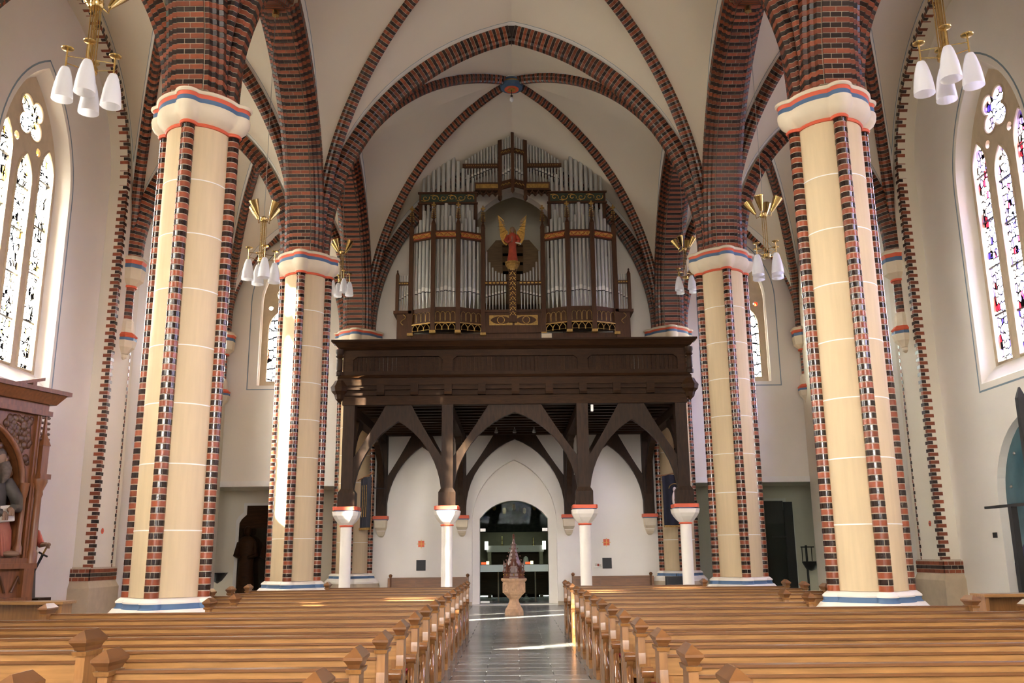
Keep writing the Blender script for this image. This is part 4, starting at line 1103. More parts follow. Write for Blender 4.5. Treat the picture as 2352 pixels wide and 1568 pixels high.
def angel():
    c = (-.01, YO-.02, 9.97)
    g = thing('angel_statue', 'carved angel in a red robe with raised golden wings', 'statue', c)
    prof = [(.155,.0),(.15,.10),(.125,.30),(.115,.50),(.125,.62),(.135,.72),(.14,.82),(.12,.89),(.05,.93),(.048,.96)]
    mb = MB(); n = 28
    mb.rings([[((r*(1+.10*sin(7*2*pi*i/n)*max(0, (.6-z)/.6)))*cos(2*pi*i/n), .72*(r*(1+.10*sin(7*2*pi*i/n)*max(0, (.6-z)/.6)))*sin(2*pi*i/n), z) for i in range(n)] for r, z in prof])
    mb.tube([(-.12,-.02,.84),(-.20,-.07,.68),(-.13,-.15,.60),(-.02,-.17,.66)], [.055,.065,.055,.035], 10)
    mb.tube([(.12,-.02,.84),(.19,-.06,.68),(.15,-.15,.60),(.10,-.17,.58)], [.055,.065,.055,.035], 10)
    mb.build('robe', ROBE_RED, g, smooth=60)
    mb = MB().sphere((0,-.02,1.03), .075, 14, 10, .9, 1, 1.2); mb.sphere((0,-.092,1.02), .014, 8, 6); mb.build('head', SKIN_WOOD, g, smooth=60)
    mb = MB().sphere((0,.012,1.045), .086, 14, 10, 1, 1, 1.12); mb.tube([(-.07,.0,1.04),(-.085,.01,.95),(-.075,.02,.86)], .03, 8); mb.tube([(.07,.0,1.04),(.085,.01,.95),(.075,.02,.86)], .03, 8); mb.build('hair', GOLD_DARK, g, smooth=60)
    MB().tube([(-.02,-.18,.60),(-.01,-.17,.78)], .018, 8).build('hand', SKIN_WOOD, g, smooth=50)
    MB().tube([(.09,-.18,.57),(.17,-.19,.55),(.25,-.20,.52)], [.02,.02,.03], 8).build('scroll', PAPER, g, smooth=50)
    for s in (-1, 1):
        out = [(.10,.64),(.19,.56),(.27,.62),(.34,.74),(.375,.90),(.385,1.06),(.40,1.24),(.425,1.42),(.44,1.56),(.37,1.40),(.29,1.22),(.21,1.08),(.13,.99),(.15,.92),(.16,.82)]
        w = MB().prism([(s*u, v) for u, v in out], XZ(.05), 0, .05).build('wing', GOLD, g)
        for k in range(9):
            a = Vector((s*.18, .046, .90)); tip = Vector((s*(.22+.025*k if k < 8 else .43), .046, .58+.09*k))
            tip = Vector((s*(.20+.23*min(1, k/4)), .046, .60+.115*k)); a = Vector((s*(.16+.012*k), .046, .86+.06*k))
            MB().tube([a, a.lerp(tip, .5), tip], [.013,.012,.005], 6).build('feather', GOLD_DARK if k % 2 else GOLD, w, smooth=50)
angel()
# swell box and its louvres in the tower arch
lb = thing('swell_box', 'pine organ swell box with louvred opening behind the angel', 'organ box', (0, 28.5, 9.4))
octo = [(-.86,0),(.86,0),(.86,1.80),(.55,2.18),(-.55,2.18),(-.86,1.80)]
MB().prism(octo, XZ(0), 0, .9, [[(-.34,.75),(.34,.75),(.34,2.0),(-.34,2.0)]]).build('box_front', LOUVER_WOOD, lb)
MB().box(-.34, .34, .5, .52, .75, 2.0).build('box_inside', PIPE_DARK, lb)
for k in range(4): MB().add([(-.34,.02,.80+.31*k),(.34,.02,.80+.31*k),(.34,.10,1.03+.31*k),(-.34,.10,1.03+.31*k),(-.34,.05,.80+.31*k),(.34,.05,.80+.31*k),(.34,.13,1.03+.31*k),(-.34,.13,1.03+.31*k)], [(0,1,2,3),(7,6,5,4),(0,4,5,1),(1,5,6,2),(2,6,7,3),(3,7,4,0)]).build('louvre', LOUVER_WOOD, lb)
MB().box(-.95, .95, -.05, .95, -.05, -.001).build('box_base', LOUVER_WOOD, lb)
for s in (-1, 1): MB().box(s*.8-.05, s*.8+.05, .1, .8, -4.20, -.05).build('support', LOUVER_WOOD, lb)
# organist's mirror and desk lamp on the gallery
mr = thing('organ_mirror', 'small tilted mirror on the gallery rail beside the organ desk', 'mirror', (.80, YG+.10, 6.47))
MB().box(-.13, .12, -.01, .01, .0, .22).build('glass', mat('mirror', (.8,.8,.78), .03, metal=1.0, var=0), mr)
MB().box(-.15, .14, .01, .03, -.003, .24).build('backing', BLACK, mr)
dl = thing('music_desk', 'dark music desk with lit white edges in front of the organ', 'music desk', (.03, YG+.55, 5.175))
mb = MB().box(-.5, .5, 0, .5, 0, 1.26); mb.build('cabinet', ORGAN_WOOD, dl)
MB().box(-.30, .30, -.02, .02, 1.26, 1.50).build('desk', ORGAN_WOOD, dl)
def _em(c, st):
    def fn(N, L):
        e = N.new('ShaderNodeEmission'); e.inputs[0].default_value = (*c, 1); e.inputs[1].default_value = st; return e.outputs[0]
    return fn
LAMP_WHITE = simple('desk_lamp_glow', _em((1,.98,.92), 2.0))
MB().box(-.28, .28, -.03, -.02, 1.475, 1.485).build('light_strip', GOLD, dl)
for x in (-.29, .28):
    for z in (1.30, 1.38): MB().box(x, x+.012, -.03, -.02, z, z+.06).build('light_strip', LAMP_WHITE, dl)
# ================================================================== pews
_pm = {}
def pew_end_profile(k=1.0):
    """side outline (y towards the altar is negative, z up)"""
    P = [(.10,0),(.10,.86),(-.07,.86),(-.075,.70),(-.085,.62)]
    P += [(-.15,.595),(-.24,.60),(-.30,.625),(-.345,.61),(-.355,.565),(-.33,.525),(-.30,.49),(-.30,.43),(-.33,.36),(-.385,.30),(-.405,.24),(-.38,.17),(-.36,.10),(-.40,.07),(-.40,0)]
    return P
def pew_meshes():
    m = {}
    m['end'] = MB().prism(pew_end_profile(), YZ(-.028), 0, .056).mesh('end_panel', OAK_END)
    r = lambda hx, y0, y1, z: [(-hx,y0,z),(hx,y0,z),(hx,y1,z),(-hx,y1,z)]
    m['cap'] = MB().rings([r(.032,-.085,.115,.850), r(.038,-.10,.13,.872), r(.053,-.125,.15,.895), r(.053,-.125,.15,.910), r(.003,-.06,.12,.958)]).mesh('cap', OAK_CAP)
    m['neck'] = MB().rings([r(.04,-.09,.115,.82), r(.046,-.10,.12,.845)]).mesh('neck_moulding', OAK_END)
    kb = MB().lathe([(.012,-.05),(.04,-.045),(.04,.045),(.012,.05)], 14).xf(Matrix.Translation((0,-.325,.585)) @ Matrix.Rotation(pi/2, 4, 'Y'))
    kb.tube([(0,-.30,.55),(0,-.285,.46),(0,-.31,.37),(0,-.37,.29),(0,-.395,.22),(0,-.365,.14)], [.030,.022,.024,.034,.028,.016], 8)
    m['scroll'] = kb.mesh('scroll', OAK_GLOSS, 50)
    m['groove'] = MB().prism(pointed(.012, .05, .10, .52, .12, 6), YZ(-.0315), 0, .063).mesh('end_field', OAK_END)
    return m
PM = pew_meshes()
def pew(x_in, x_out, y, label, group, scale=1.0, cushion=False, kneeler=True, name='church_pew'):
    """x_in: end at the aisle, x_out: other end"""
    L = abs(x_out-x_in); sgn = 1 if x_out > x_in else -1
    p = thing(name, label, 'pew', (x_in, y, 0), group=group)
    if scale != 1: p.scale = (1, scale, scale)
    for xe in (0, sgn*L):
        e = ob('end_panel', PM['end'], p, (xe, 0, 0))
        ob('neck_moulding', PM['neck'], e); ob('cap', PM['cap'], e); ob('scroll', PM['scroll'], e); ob('end_field', PM['groove'], e)
    key = (round(L, 2), sgn)
    if key not in _pm:
        a, b = sorted((sgn*.028, sgn*(L-.028)))
        d = {}
        d['top_rail'] = MB().box(a, b, -.006, .075, .826, .842).mesh('top_rail', OAK_RAIL)
        d['ledge'] = MB().frustum((a,b,.072,.19,.785), (a,b,.072,.18,.805)).mesh('book_ledge', OAK)
        d['upper_board'] = MB().box(a, b, .014, .052, .655, .826).mesh('upper_board', OAK)
        d['moulding'] = MB().box(a, b, -.008, .022, .772, .788).mesh('moulding', OAK_RAIL)
        d['bottom_rail'] = MB().box(a, b, .018, .052, .12, .25).mesh('bottom_rail', OAK)
        d['seat'] = MB().box(a, b, -.36, .02, .42, .45).mesh('seat', OAK)
        d['kneeler'] = MB().box(a, b, .40, .56, .14, .18).mesh('kneeler', OAK_END)
        n = max(2, int(round(L/1.15))); w = L/n
        st, pn = [], []
        for i in range(n+1):
            c = a+(b-a)*i/n; h = .05
            st.append(MB().box(max(a, c-h), min(b, c+h), .020, .050, .25, .655).mesh('stile', OAK_END))
        for i in range(n):
            x0, x1 = a+(b-a)*i/n+.05, a+(b-a)*(i+1)/n-.05
            mb = MB().box(x0, x1, .032, .044, .25, .655)
            mb.frustum((x0+.05,x1-.05,.024,.034,.30), (x0+.05,x1-.05,.024,.034,.605))
            pn.append(mb.mesh('panel', OAK))
        d['st'], d['pn'] = st, pn
        _pm[key] = d
    d = _pm[key]
    for k, nm in (('top_rail','top_rail'),('ledge','book_ledge'),('upper_board','upper_board'),('moulding','moulding'),('bottom_rail','bottom_rail'),('seat','seat'),('kneeler','kneeler')):
        if k == 'kneeler' and not kneeler: continue
        ob(nm, d[k], p)
    for me in d['st']: ob('stile', me, p)
    for me in d['pn']: ob('panel', me, p)
    if cushion: MB().box(*sorted((sgn*.05, sgn*.55)), -.35, -.02, .45, .475).build('cushion', CUSHION, p)
    return p
ordn = ['hindmost', 'second from the back', 'third from the back', 'fourth from the back', 'fifth from the back', 'sixth from the back', 'seventh from the back', 'eighth from the back', 'ninth from the back', 'tenth from the back', 'eleventh from the back', 'twelfth from the back', 'thirteenth from the back', 'fourteenth from the back, the frontmost']
YP = [18.06-1.055*k for k in range(14)]
LX = {0: 3.65, 5: 3.86, 6: 3.86, 7: 5.35, 8: 5.45, 9: 5.45, 10: 5.45, 11: 3.85, 12: 2.36, 13: 2.32}
RX = {0: 3.60, 5: 3.62, 6: 3.62, 7: 5.12, 8: 5.2, 9: 5.2, 10: 5.2, 11: 3.85, 12: 3.85, 13: 3.85}
for k in range(14):
    pew(-.96, -LX.get(k, 4.88), YP[k], 'honey oak pew %s on the retable side of the nave' % ordn[k], 'pews on the retable side of the nave', cushion=k in (9, 10))
    pew(.93, RX.get(k, 4.88), YP[k], 'honey oak pew %s on the doorway side of the nave' % ordn[k], 'pews on the doorway side of the nave', cushion=k in (8, 10))
pew(-2.70, -3.9, 5.86, 'oak side pew with raised panel standing apart below the retable', None, scale=1.075, kneeler=False)
# benches at the end wall
def bench(x0, x1, label):
    p = thing('wall_bench', label, 'bench', ((x0+x1)/2, YW-.03, 0)); O = ((x0+x1)/2, YW-.03, 0)
    for x in (x0, x1):
        e = MB().box(x-.03, x+.03, YW-.48, YW-.03, 0, .80).build('end_panel', OAK_BENCH, p, origin=O)
        MB().lathe([(.03,.80),(.05,.84),(.055,.865),(.02,.90)], 12, (x, YW-.10, 0)).build('knob', OAK_CAP, e, smooth=40, origin=O)
    MB().box(x0+.03, x1-.03, YW-.10, YW-.06, .10, .80).build('back', OAK_BENCH, p, origin=O)
    MB().box(x0+.03, x1-.03, YW-.12, YW-.05, .76, .80).build('top_rail', OAK_BENCH, p, origin=O)
    MB().box(x0+.03, x1-.03, YW-.46, YW-.10, .41, .445).build('seat', OAK_BENCH, p, origin=O)
    n = 3; w = (x1-x0-.06)/n
    for i in range(n): MB().frustum((x0+.06+w*i, x0+w*(i+1), YW-.115, YW-.10, .48), (x0+.06+w*i, x0+w*(i+1), YW-.115, YW-.10, .72)).build('panel', OAK_BENCH, p, origin=O)
bench(-3.64, -1.40, 'brown oak bench against the end wall under the plaque without leaflets')
bench(1.66, 3.92, 'brown oak bench against the end wall under the plaque with the leaflet holder')
# kneeling desks in the aisles
def desk(x0, x1, y, label):
    s = 1 if x0 > 0 else -1
    p = thing('kneeling_desk', label, 'desk', ((x0+x1)/2, y, 0)); O = ((x0+x1)/2, y, 0)
    a, b = sorted((x0, x1))
    MB().box(a, b, y-.17, y+.19, .90, .935).build('top', OAK, p, origin=O)
    MB().box(a+.05, b-.05, y+.12, y+.15, .05, .90).build('front_board', OAK_END, p, origin=O)
    for x in (a+.06, b-.06): MB().prism([(y-.14,0),(y+.16,0),(y+.16,.90),(y-.10,.90)], YZ(x-.022), 0, .044).build('side_panel', OAK_END, p, origin=O)
    MB().box(a+.08, b-.08, y-.10, y+.12, .55, .575).build('shelf', OAK, p, origin=O)
desk(-5.62, -7.6, 11.75, 'oak kneeling desk in the aisle in front of the retable')
desk(5.58, 7.6, 11.45, 'oak kneeling desk in the aisle near the blue glazed doorway')
pew(6.0, 8.2, 10.5, 'sunlit oak aisle pew beside the kneeling desk near the doorway', None)

# ================================================================== chandeliers
def chandelier(x, y, zb, ztop, label, rz=.45):
    g = thing('chandelier', label, 'chandelier', (x, y, zb), rz, 'brass chandeliers with opal shades')
    H = 1.20
    MB().tube([(0,0,H+.08),(0,0,ztop-zb)], .006, 6).build('cord', STEEL, g)
    MB().lathe([(.07,ztop-zb-.10),(.07,ztop-zb)], 16).build('ceiling_rose', BRASS, g, smooth=40)
    MB().lathe([(.06,H-.02),(.075,H),(.075,H+.05),(.03,H+.08)], 18).build('upper_hub', BRASS, g, smooth=40)
    MB().lathe([(.05,.36),(.08,.37),(.08,.43),(.05,.44)], 18).build('lower_hub', BRASS, g, smooth=40)
    for k in range(4):
        a = k*pi/2; cx, cy = cos(a), sin(a)
        for r in (.05,): MB().tube([(r*cx, r*cy, .42), (r*cx, r*cy, H)], .0075, 6).build('rod', BRASS, g)
        MB().tube([(.035*cos(a+.8), .035*sin(a+.8), .42), (.035*cos(a+.8), .035*sin(a+.8), H)], .006, 6).build('rod', BRASS, g)
        R = .245
        arm = MB().tube([(.05*cx,.05*cy,.40),(R*cx,R*cy,.44)], .006, 6).tube([(.05*cx,.05*cy,.53),(R*cx,R*cy,.53)], .006, 6).build('arm', BRASS, g)
        MB().tube([(R*cx,R*cy,.38),(R*cx,R*cy,.62)], .010, 8).build('stem', BRASS, arm)
        MB().lathe([(.012,.60),(.062,.612),(.068,.622),(.012,.635)], 18, (R*cx, R*cy, 0)).build('disc', BRASS, arm, smooth=40)
        prof = [(.112,0),(.110,.05),(.098,.16),(.080,.26),(.060,.34),(.042,.385),(.02,.395)]
        MB().lathe(prof, 22, (R*cx, R*cy, 0), cap0=False).build('shade', OPAL, g, smooth=50)
        # brass cup uplighter
        a2 = a+.55; d = Vector((cos(a2), sin(a2), 0)); ax = (d*.55+Z3).normalized()
        cup = MB().lathe([(.025,0),(.035,.04),(.072,.20),(.092,.30),(.088,.30),(.066,.20),(.03,.05)], 18, cap1=False)
        cup.xf(Matrix.Translation(d*.15+Z3*(H+.06)) @ Z3.rotation_difference(ax).to_matrix().to_4x4())
        cu = cup.build('cup', BRASS, g, smooth=50)
        MB().tube([(d.x*.05,d.y*.05,H+.02), (d.x*.14,d.y*.14,H-.02), tuple(d*.155+Z3*(H+.08))], .008, 6).build('cup_arm', BRASS, cu)
for s in (-1, 1):
    sd = 'retable' if s < 0 else 'blue doorway'
    chandelier(s*PX, YM[0]+(.12 if s < 0 else 0), 6.36, 12.12, 'brass chandelier with four opal shades nearest the altar, on the %s side' % sd, -s*.35)
    chandelier(s*PX, YM[1], 6.46, 12.12, 'brass chandelier with four opal shades in the middle bay, on the %s side' % sd, .5)
    chandelier(s*PX, YM[2]+.5, 8.42, 12.05, 'brass chandelier with four opal shades beside the organ, on the %s side' % sd, .5)

# ================================================================== font
f = thing('baptismal_font', 'octagonal sandstone font with carved pointed arches in the aisle', 'font', (-.06, 22.95, 0))
r8 = pi/8
MB().lathe([(.34,0),(.34,.10),(.31,.20),(.27,.24)], 8, rot=r8).build('foot', FONT_STONE, f)
MB().lathe([(.27,.24),(.20,.38),(.17,.44),(.17,.50),(.21,.54)], 8, rot=r8).build('stem', FONT_STONE, f)
MB().lathe([(.20,.53),(.26,.58),(.28,.62)], 8, rot=r8).build('collar', FONT_STONE, f)
MB().lathe([(.27,.61),(.36,.68),(.40,.74),(.40,1.06),(.43,1.08)], 8, rot=r8).build('bowl', FONT_STONE, f)
MB().lathe([(.42,1.07),(.47,1.12),(.47,1.17),(.44,1.18)], 8, rot=r8).build('rim', FONT_STONE, f)
for k in range(8):
    R_ = Matrix.Rotation(k*pi/4-pi/2, 4, 'Z')
    ap = .40*cos(r8)
    outl = pointed(0, .115, .72, .86, .16, 6)
    mb = MB().tube([(ap+.004, u, v) for u, v in outl], .014, 6).xf(R_)
    mb.build('arch_moulding', FONT_STONE, f, smooth=50)
    mb = MB().sphere((ap+.0, -.03, .83), .04, 8, 6, .4); mb.sphere((ap, .035, .80), .035, 8, 6, .4)
    mb.xf(R_).build('relief', FONT_STONE, f, smooth=60)
cv = thing('font_cover', 'dark carved wooden spire cover standing on the font', 'font cover', (-.06, 22.95, 1.18))
RW = mat('font_cover_oak', (.10,.030,.014), .4, var=.3, scale=14)
MB().lathe([(.40,0),(.40,.05),(.36,.07),(.36,.16),(.39,.18)], 8, rot=r8).build('base_ring', RW, cv)
MB().lathe([(.34,.18),(.30,.40),(.20,.62),(.10,.95),(.05,1.18),(.02,1.30)], 8, rot=r8).build('spire', RW, cv)
for k in range(8):
    a = k*pi/4+r8
    for q in range(9):
        t = q/8; z = .22+t*1.0; r = .35*(1-t)**.8+.03
        MB().sphere((r*cos(a), r*sin(a), z), .035-.015*t, 6, 5).build('crocket', RW, cv)
    a = k*pi/4; ap = .36*cos(r8)
    MB().lathe([(.03,.18),(.03,.40),(.045,.42),(.005,.58)], 4, (ap*cos(a), ap*sin(a), 0), a+pi/4).build('pinnacle', RW, cv)
    MB().sphere((.37*cos(r8)*cos(a), .37*cos(r8)*sin(a), .115), .03, 8, 6).build('boss', GOLD_DARK, cv)
MB().lathe([(.02,1.28),(.05,1.33),(.03,1.37),(.045,1.40),(.01,1.46)], 8).build('finial', RW, cv)
f.scale = (.72, .72, .735); cv.scale = (.72, .72, .73); cv.location = (-.06, 22.95, 1.181*.735)
# ================================================================== glass door and tower room
d1 = setting('door_1'); d1.location = (-.045, YW+.45, 0)
def seg_out(c, half, z0, zs, rise, n=12):
    R = (half*half+rise*rise)/(2*rise)
    return [(c+half, z0)]+[(c+half-2*half*i/n, zs+sqrt(max(R*R-(half-2*half*i/n)**2, 0))-(R-rise)) for i in range(n+1)]+[(c-half, z0)]
O = (-.045, YW+.45, 0)
MB().prism([(-.045+1.015, .10), (-.045+1.015, 2.13), (-.045-1.015, 2.13), (-.045-1.015, .10)], XZ(YW+.45), 0, .012).build('leaf', GLASS_CLEAR, d1, origin=O)
up = [p for p in seg_out(-.045, 1.015, 2.145, 2.47, .52)]
MB().prism(up, XZ(YW+.45), 0, .012).build('fanlight', GLASS_CLEAR, d1, origin=O)
for s in (-1, 1): MB().box(*sorted((-.045+s*.85, -.045+s*1.01)), YW+.435, YW+.475, 2.10, 2.19).build('hinge', STEEL, d1, origin=O)
MB().box(-.045-1.01, -.045+1.01, YW+.44, YW+.449, .93, 1.13).build('frosted_band', GLASS_FROST, d1, origin=O)
MB().box(-.045-1.0, -.78, YW+.42, YW+.47, .04, .10).build('foot_rail', STEEL, d1, origin=O)
# things in the tower room
al = thing('side_altar', 'small altar table with a white linen frontal seen through the glass door', 'altar', (0, 31.6, 0))
MB().box(-.95, .95, 0, .7, 1.62, 1.70).build('table_top', OAK_BENCH, al)
MB().box(-.97, .97, -.02, .72, 1.50, 1.72).build('linen', CLOTH_WHITE, al)
for x in (-.88, .88): MB().box(x-.06, x+.06, .05, .65, 0, 1.62).build('support', STONE_BEIGE, al)
MB().box(-.8, .8, .4, .5, 0, 1.5).build('back_panel', OAK_DARK, al)
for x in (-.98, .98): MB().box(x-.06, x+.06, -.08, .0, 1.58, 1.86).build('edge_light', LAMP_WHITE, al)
for x, h in ((-.45, .30), (.62, .26)):
    c = tag(MB().lathe([(.06,0),(.06,.02),(.02,.04),(.02,h*.5),(.045,h*.55),(.02,h*.6),(.02,h)], 12).build('candlestick', BRASS, None, smooth=40), '%s candlestick on the little altar behind the glass door' % ('taller' if h > .28 else 'shorter'), 'candlestick', 'candles on the little altar'); c.location = (x, 31.85, 1.721)
ta = thing('dark_tapestry', 'large dark hanging picture high in the room behind the glass door', 'tapestry', (0, 33.16, 2.2))
MB().box(-1.45, 1.45, -.03, 0, 0, 1.9).build('cloth', TAPESTRY, ta)
for k in range(7): MB().sphere((-1.1+.36*k, -.035, .75+.12*(k % 2)), .07, 8, 6, 1, .2, 1.6).build('figure', GOLD_DARK, ta)
RED_GLOW = simple('votive_glow', _em((1.0,.12,.04), 1.6)); WARM_GLOW = simple('candle_glow', _em((1.0,.8,.4), 3.0))
for x, y, z, l in ((.42, 29.6, 1.121, 'red glowing votive light behind the frosted band, beside the font cover'), (-.98, 29.6, 1.121, 'small orange votive light behind the glass door by the jamb')):
    v = thing('votive_light', l, 'candle', (x, y, z))
    MB().box(-.11, .05, -.04, .04, 0, .07).build('red_cup', RED_GLOW, v); MB().box(.052, .14, -.04, .04, .0, .10).build('flame_cup', WARM_GLOW, v)
cn = thing('votive_counter', 'dark counter holding votive lights behind the glass door', 'counter', (0, 29.6, 0))
MB().box(-1.7, 1.7, -.18, .18, 1.07, 1.12).build('top', OAK_DARK, cn)
for x in (-1.6, -.55, .62, 1.6): MB().box(x-.02, x+.02, -.1, .1, 0, 1.07).build('leg', OAK_BENCH if abs(x) < 1 else IRON, cn)
MB().box(-1.6, 1.6, .05, .08, .2, 1.06).build('back', OAK_DARK, cn)
st = tag(MB().lathe([(.12,0),(.10,.05),(.03,.1),(.03,.6),(.10,.75),(.12,1.0),(.09,1.2),(.07,1.32),(.02,1.36)], 14).build('white_figure', STONE_WHITE, None, smooth=50), 'small white figure standing behind the glass door beside the font cover', 'figurine'); st.location = (.34, 30.6, 0)
# ---- aisle recess doors
def shoulder(c, half, z, sh=.22, drop=.55):
    return [(c+half,.02),(c+half, z-drop),(c+half-.06, z-drop+.12),(c+half-sh, z-.28),(c+half-sh, z),(c-half+sh, z),(c-half+sh, z-.28),(c-half+.06, z-drop+.12),(c-half, z-drop),(c-half,.02)]
for s, nm in ((-1, 'door_2'), (1, 'door_3')):
    d = setting(nm); cx = s*7.62; d.location = (cx, 29.06, 0); O = (cx, 29.06, 0)
    MB().prism(shoulder(cx, 1.16, 3.08), XZ(29.03), 0, .06, [shoulder(cx, 1.06, 3.0)]).build('frame', PAINT_WHITE, d, origin=O)
    MB().prism(shoulder(cx, 1.06, 3.0), XZ(29.05), 0, .03).build('leaf', OAK_DARK if s < 0 else BLACK, d, origin=O)
    for k in range(2): MB().box(cx-.8+k*.85, cx-.05+k*.85, 29.035, 29.05, .3, 2.2).build('panel', OAK_DARK if s < 0 else BLACK, d, origin=O)
    MB().prism([(cx-1.05,.05),(cx+1.05,.05),(cx+1.05,2.3),(cx-1.05,2.3)], XZ(29.02), 0, .006).build('glass', GLASS_DARK, d, origin=O)
gl = setting('window_30'); gl.location = (7.1, YW+.1, 0)
MB().box(5.16, 9.15, YW+.10, YW+.112, .02, 3.455).build('pane', GLASS_DARK, gl, origin=(7.1, YW+.1, 0))
def figure(loc, h, mt, label):  # modelled stand-in for dark figures reflected in the recess door glass
    g = thing('statue', label, 'statue', loc)
    k = h/1.6
    MB().lathe([(.20*k,0),(.19*k,.3*k),(.15*k,.8*k),(.17*k,1.1*k),(.19*k,1.28*k),(.13*k,1.36*k),(.05*k,1.40*k)], 18, sy=.7).build('robe', mt, g, smooth=60)
    MB().sphere((0, 0, 1.5*k), .09*k, 12, 8, .9, 1, 1.2).build('head', mt, g, smooth=60)
    for sg in (-1, 1): MB().tube([(sg*.16*k, 0, 1.26*k), (sg*.21*k, -.06*k, 1.0*k), (sg*.08*k, -.16*k, .95*k)], [.055*k, .055*k, .04*k], 8).build('arm', mt, g, smooth=60)
    return g
figure((-8.32, 28.75, 0), 2.35, OAK_DARK, 'dark figure shape standing in for a reflection in the recess door glass, next to the stoup')
figure((-7.5, 28.72, 0), 2.3, OAK_DARK, 'second dark figure shape standing in for a reflection in the recess door glass')
sp = thing('holy_water_stoup', 'dark half-round holy water stoup on the end wall', 'stoup', (-9.28, 29.1, .93))
MB().rings([[(r*cos(a), -r*abs(sin(a)) if sin(a) else 0, z) for a in [pi*i/12 for i in range(13)]] for r, z in ((.02,-.30),(.14,-.22),(.26,-.06),(.30,0))]).build('bowl', IRON, sp)
MB().box(-.32, .32, -.32, 0, 0, .02).build('rim', IRON, sp)
cs = thing('candle_stand', 'black iron stand with hanging bowl behind the glazed recess front', 'stand', (8.88, 28.4, 0))
MB().tube([(0,0,0),(0,0,1.62)], .035, 8).build('post', IRON, cs)
MB().box(-.16, .24, -.03, .03, 1.55, 1.585).build('crossbar', IRON, cs)
for x in (-.13, .16): MB().tube([(x,0,1.55),(x,0,1.15)], .014, 6).build('hanger', IRON, cs)
MB().lathe([(.02,.86),(.16,.92),(.26,1.10),(.27,1.14)], 18, (.12, 0, 0)).build('bowl', IRON, cs, smooth=40)
MB().lathe([(.22,0),(.22,.03),(.05,.06)], 16).build('foot', IRON, cs)
cross = thing('hanging_crucifix_post', 'tall dark cross-shaped post behind the glazed recess front', 'cross', (8.52, 28.75, 0))
MB().box(-.13, .13, -.05, .05, 0, 2.95).build('upright', BLACK, cross)
MB().box(-.55, .13, -.03, .03, 1.86, 1.91).build('arm', BLACK, cross)

# ================================================================== wall ornaments
def consecration(x, label):
    p = thing('consecration_cross', label, 'wall cross', (x, YW, 1.75)); 
    for sx in (-1, 1):
        for sz in (-1, 1): MB().cbox(sx*.048, -.004, sz*.048, .082, .008, .082).build('red_field', PAINT_RED, p)
    MB().cbox(0, -.003, 0, .25, .006, .016).build('gold_bar', GOLD, p); MB().cbox(0, -.003, 0, .016, .006, .25).build('gold_bar', GOLD, p)
consecration(-2.77, 'small red and gold cross painted above the plaque without leaflets')
consecration(2.67, 'small red and gold cross painted above the plaque with the leaflet holder')
tag(MB().cbox(0, -.012, 0, .27, .024, .30).build('wall_plaque', BLACK), 'black square wall plaque above the bench, no leaflets beside it', 'plaque').location = (-2.77, YW, 1.14)
tag(MB().cbox(0, -.012, 0, .27, .024, .30).build('wall_plaque', BLACK), 'black square wall plaque beside the leaflet holder', 'plaque').location = (2.67, YW, 1.155)
lh = thing('leaflet_holder', 'small leaflet holder on the wall beside the black plaque', 'holder', (2.41, YW, 1.04))
MB().box(-.10, .10, -.05, 0, 0, .03).build('tray', STEEL, lh)
for i, m_ in enumerate((PAPER, ROBE_RED, PAPER)): MB().box(-.09+.06*i, -.035+.06*i, -.04+.004*i, -.02, .03, .11-.01*i).build('leaflet', m_, lh)
for s in (-1, 1):
    p = thing('painted_rosette', 'small red rosette on the pilaster on the %s side' % ('retable' if s < 0 else 'blue doorway'), 'wall ornament', (s*(XP-.003), 19.62, 2.0))
    MB().prism(foil(0, 0, .035, .028, 6, 0), YZ(0), 0, -s*.004).build('petals', PAINT_RED, p)
    MB().prism(circle(0, 0, .014, 12), YZ(-s*.004), 0, -s*.003).build('eye', PAINT_BLUE, p)
tag(MB().box(-.012, 0, -.075, .075, -.05, .05).build('light_switch', BLACK_BOX), 'double dark light switch on the wall beside the blue doorway', 'switch').location = (XW, 17.75, 1.72)
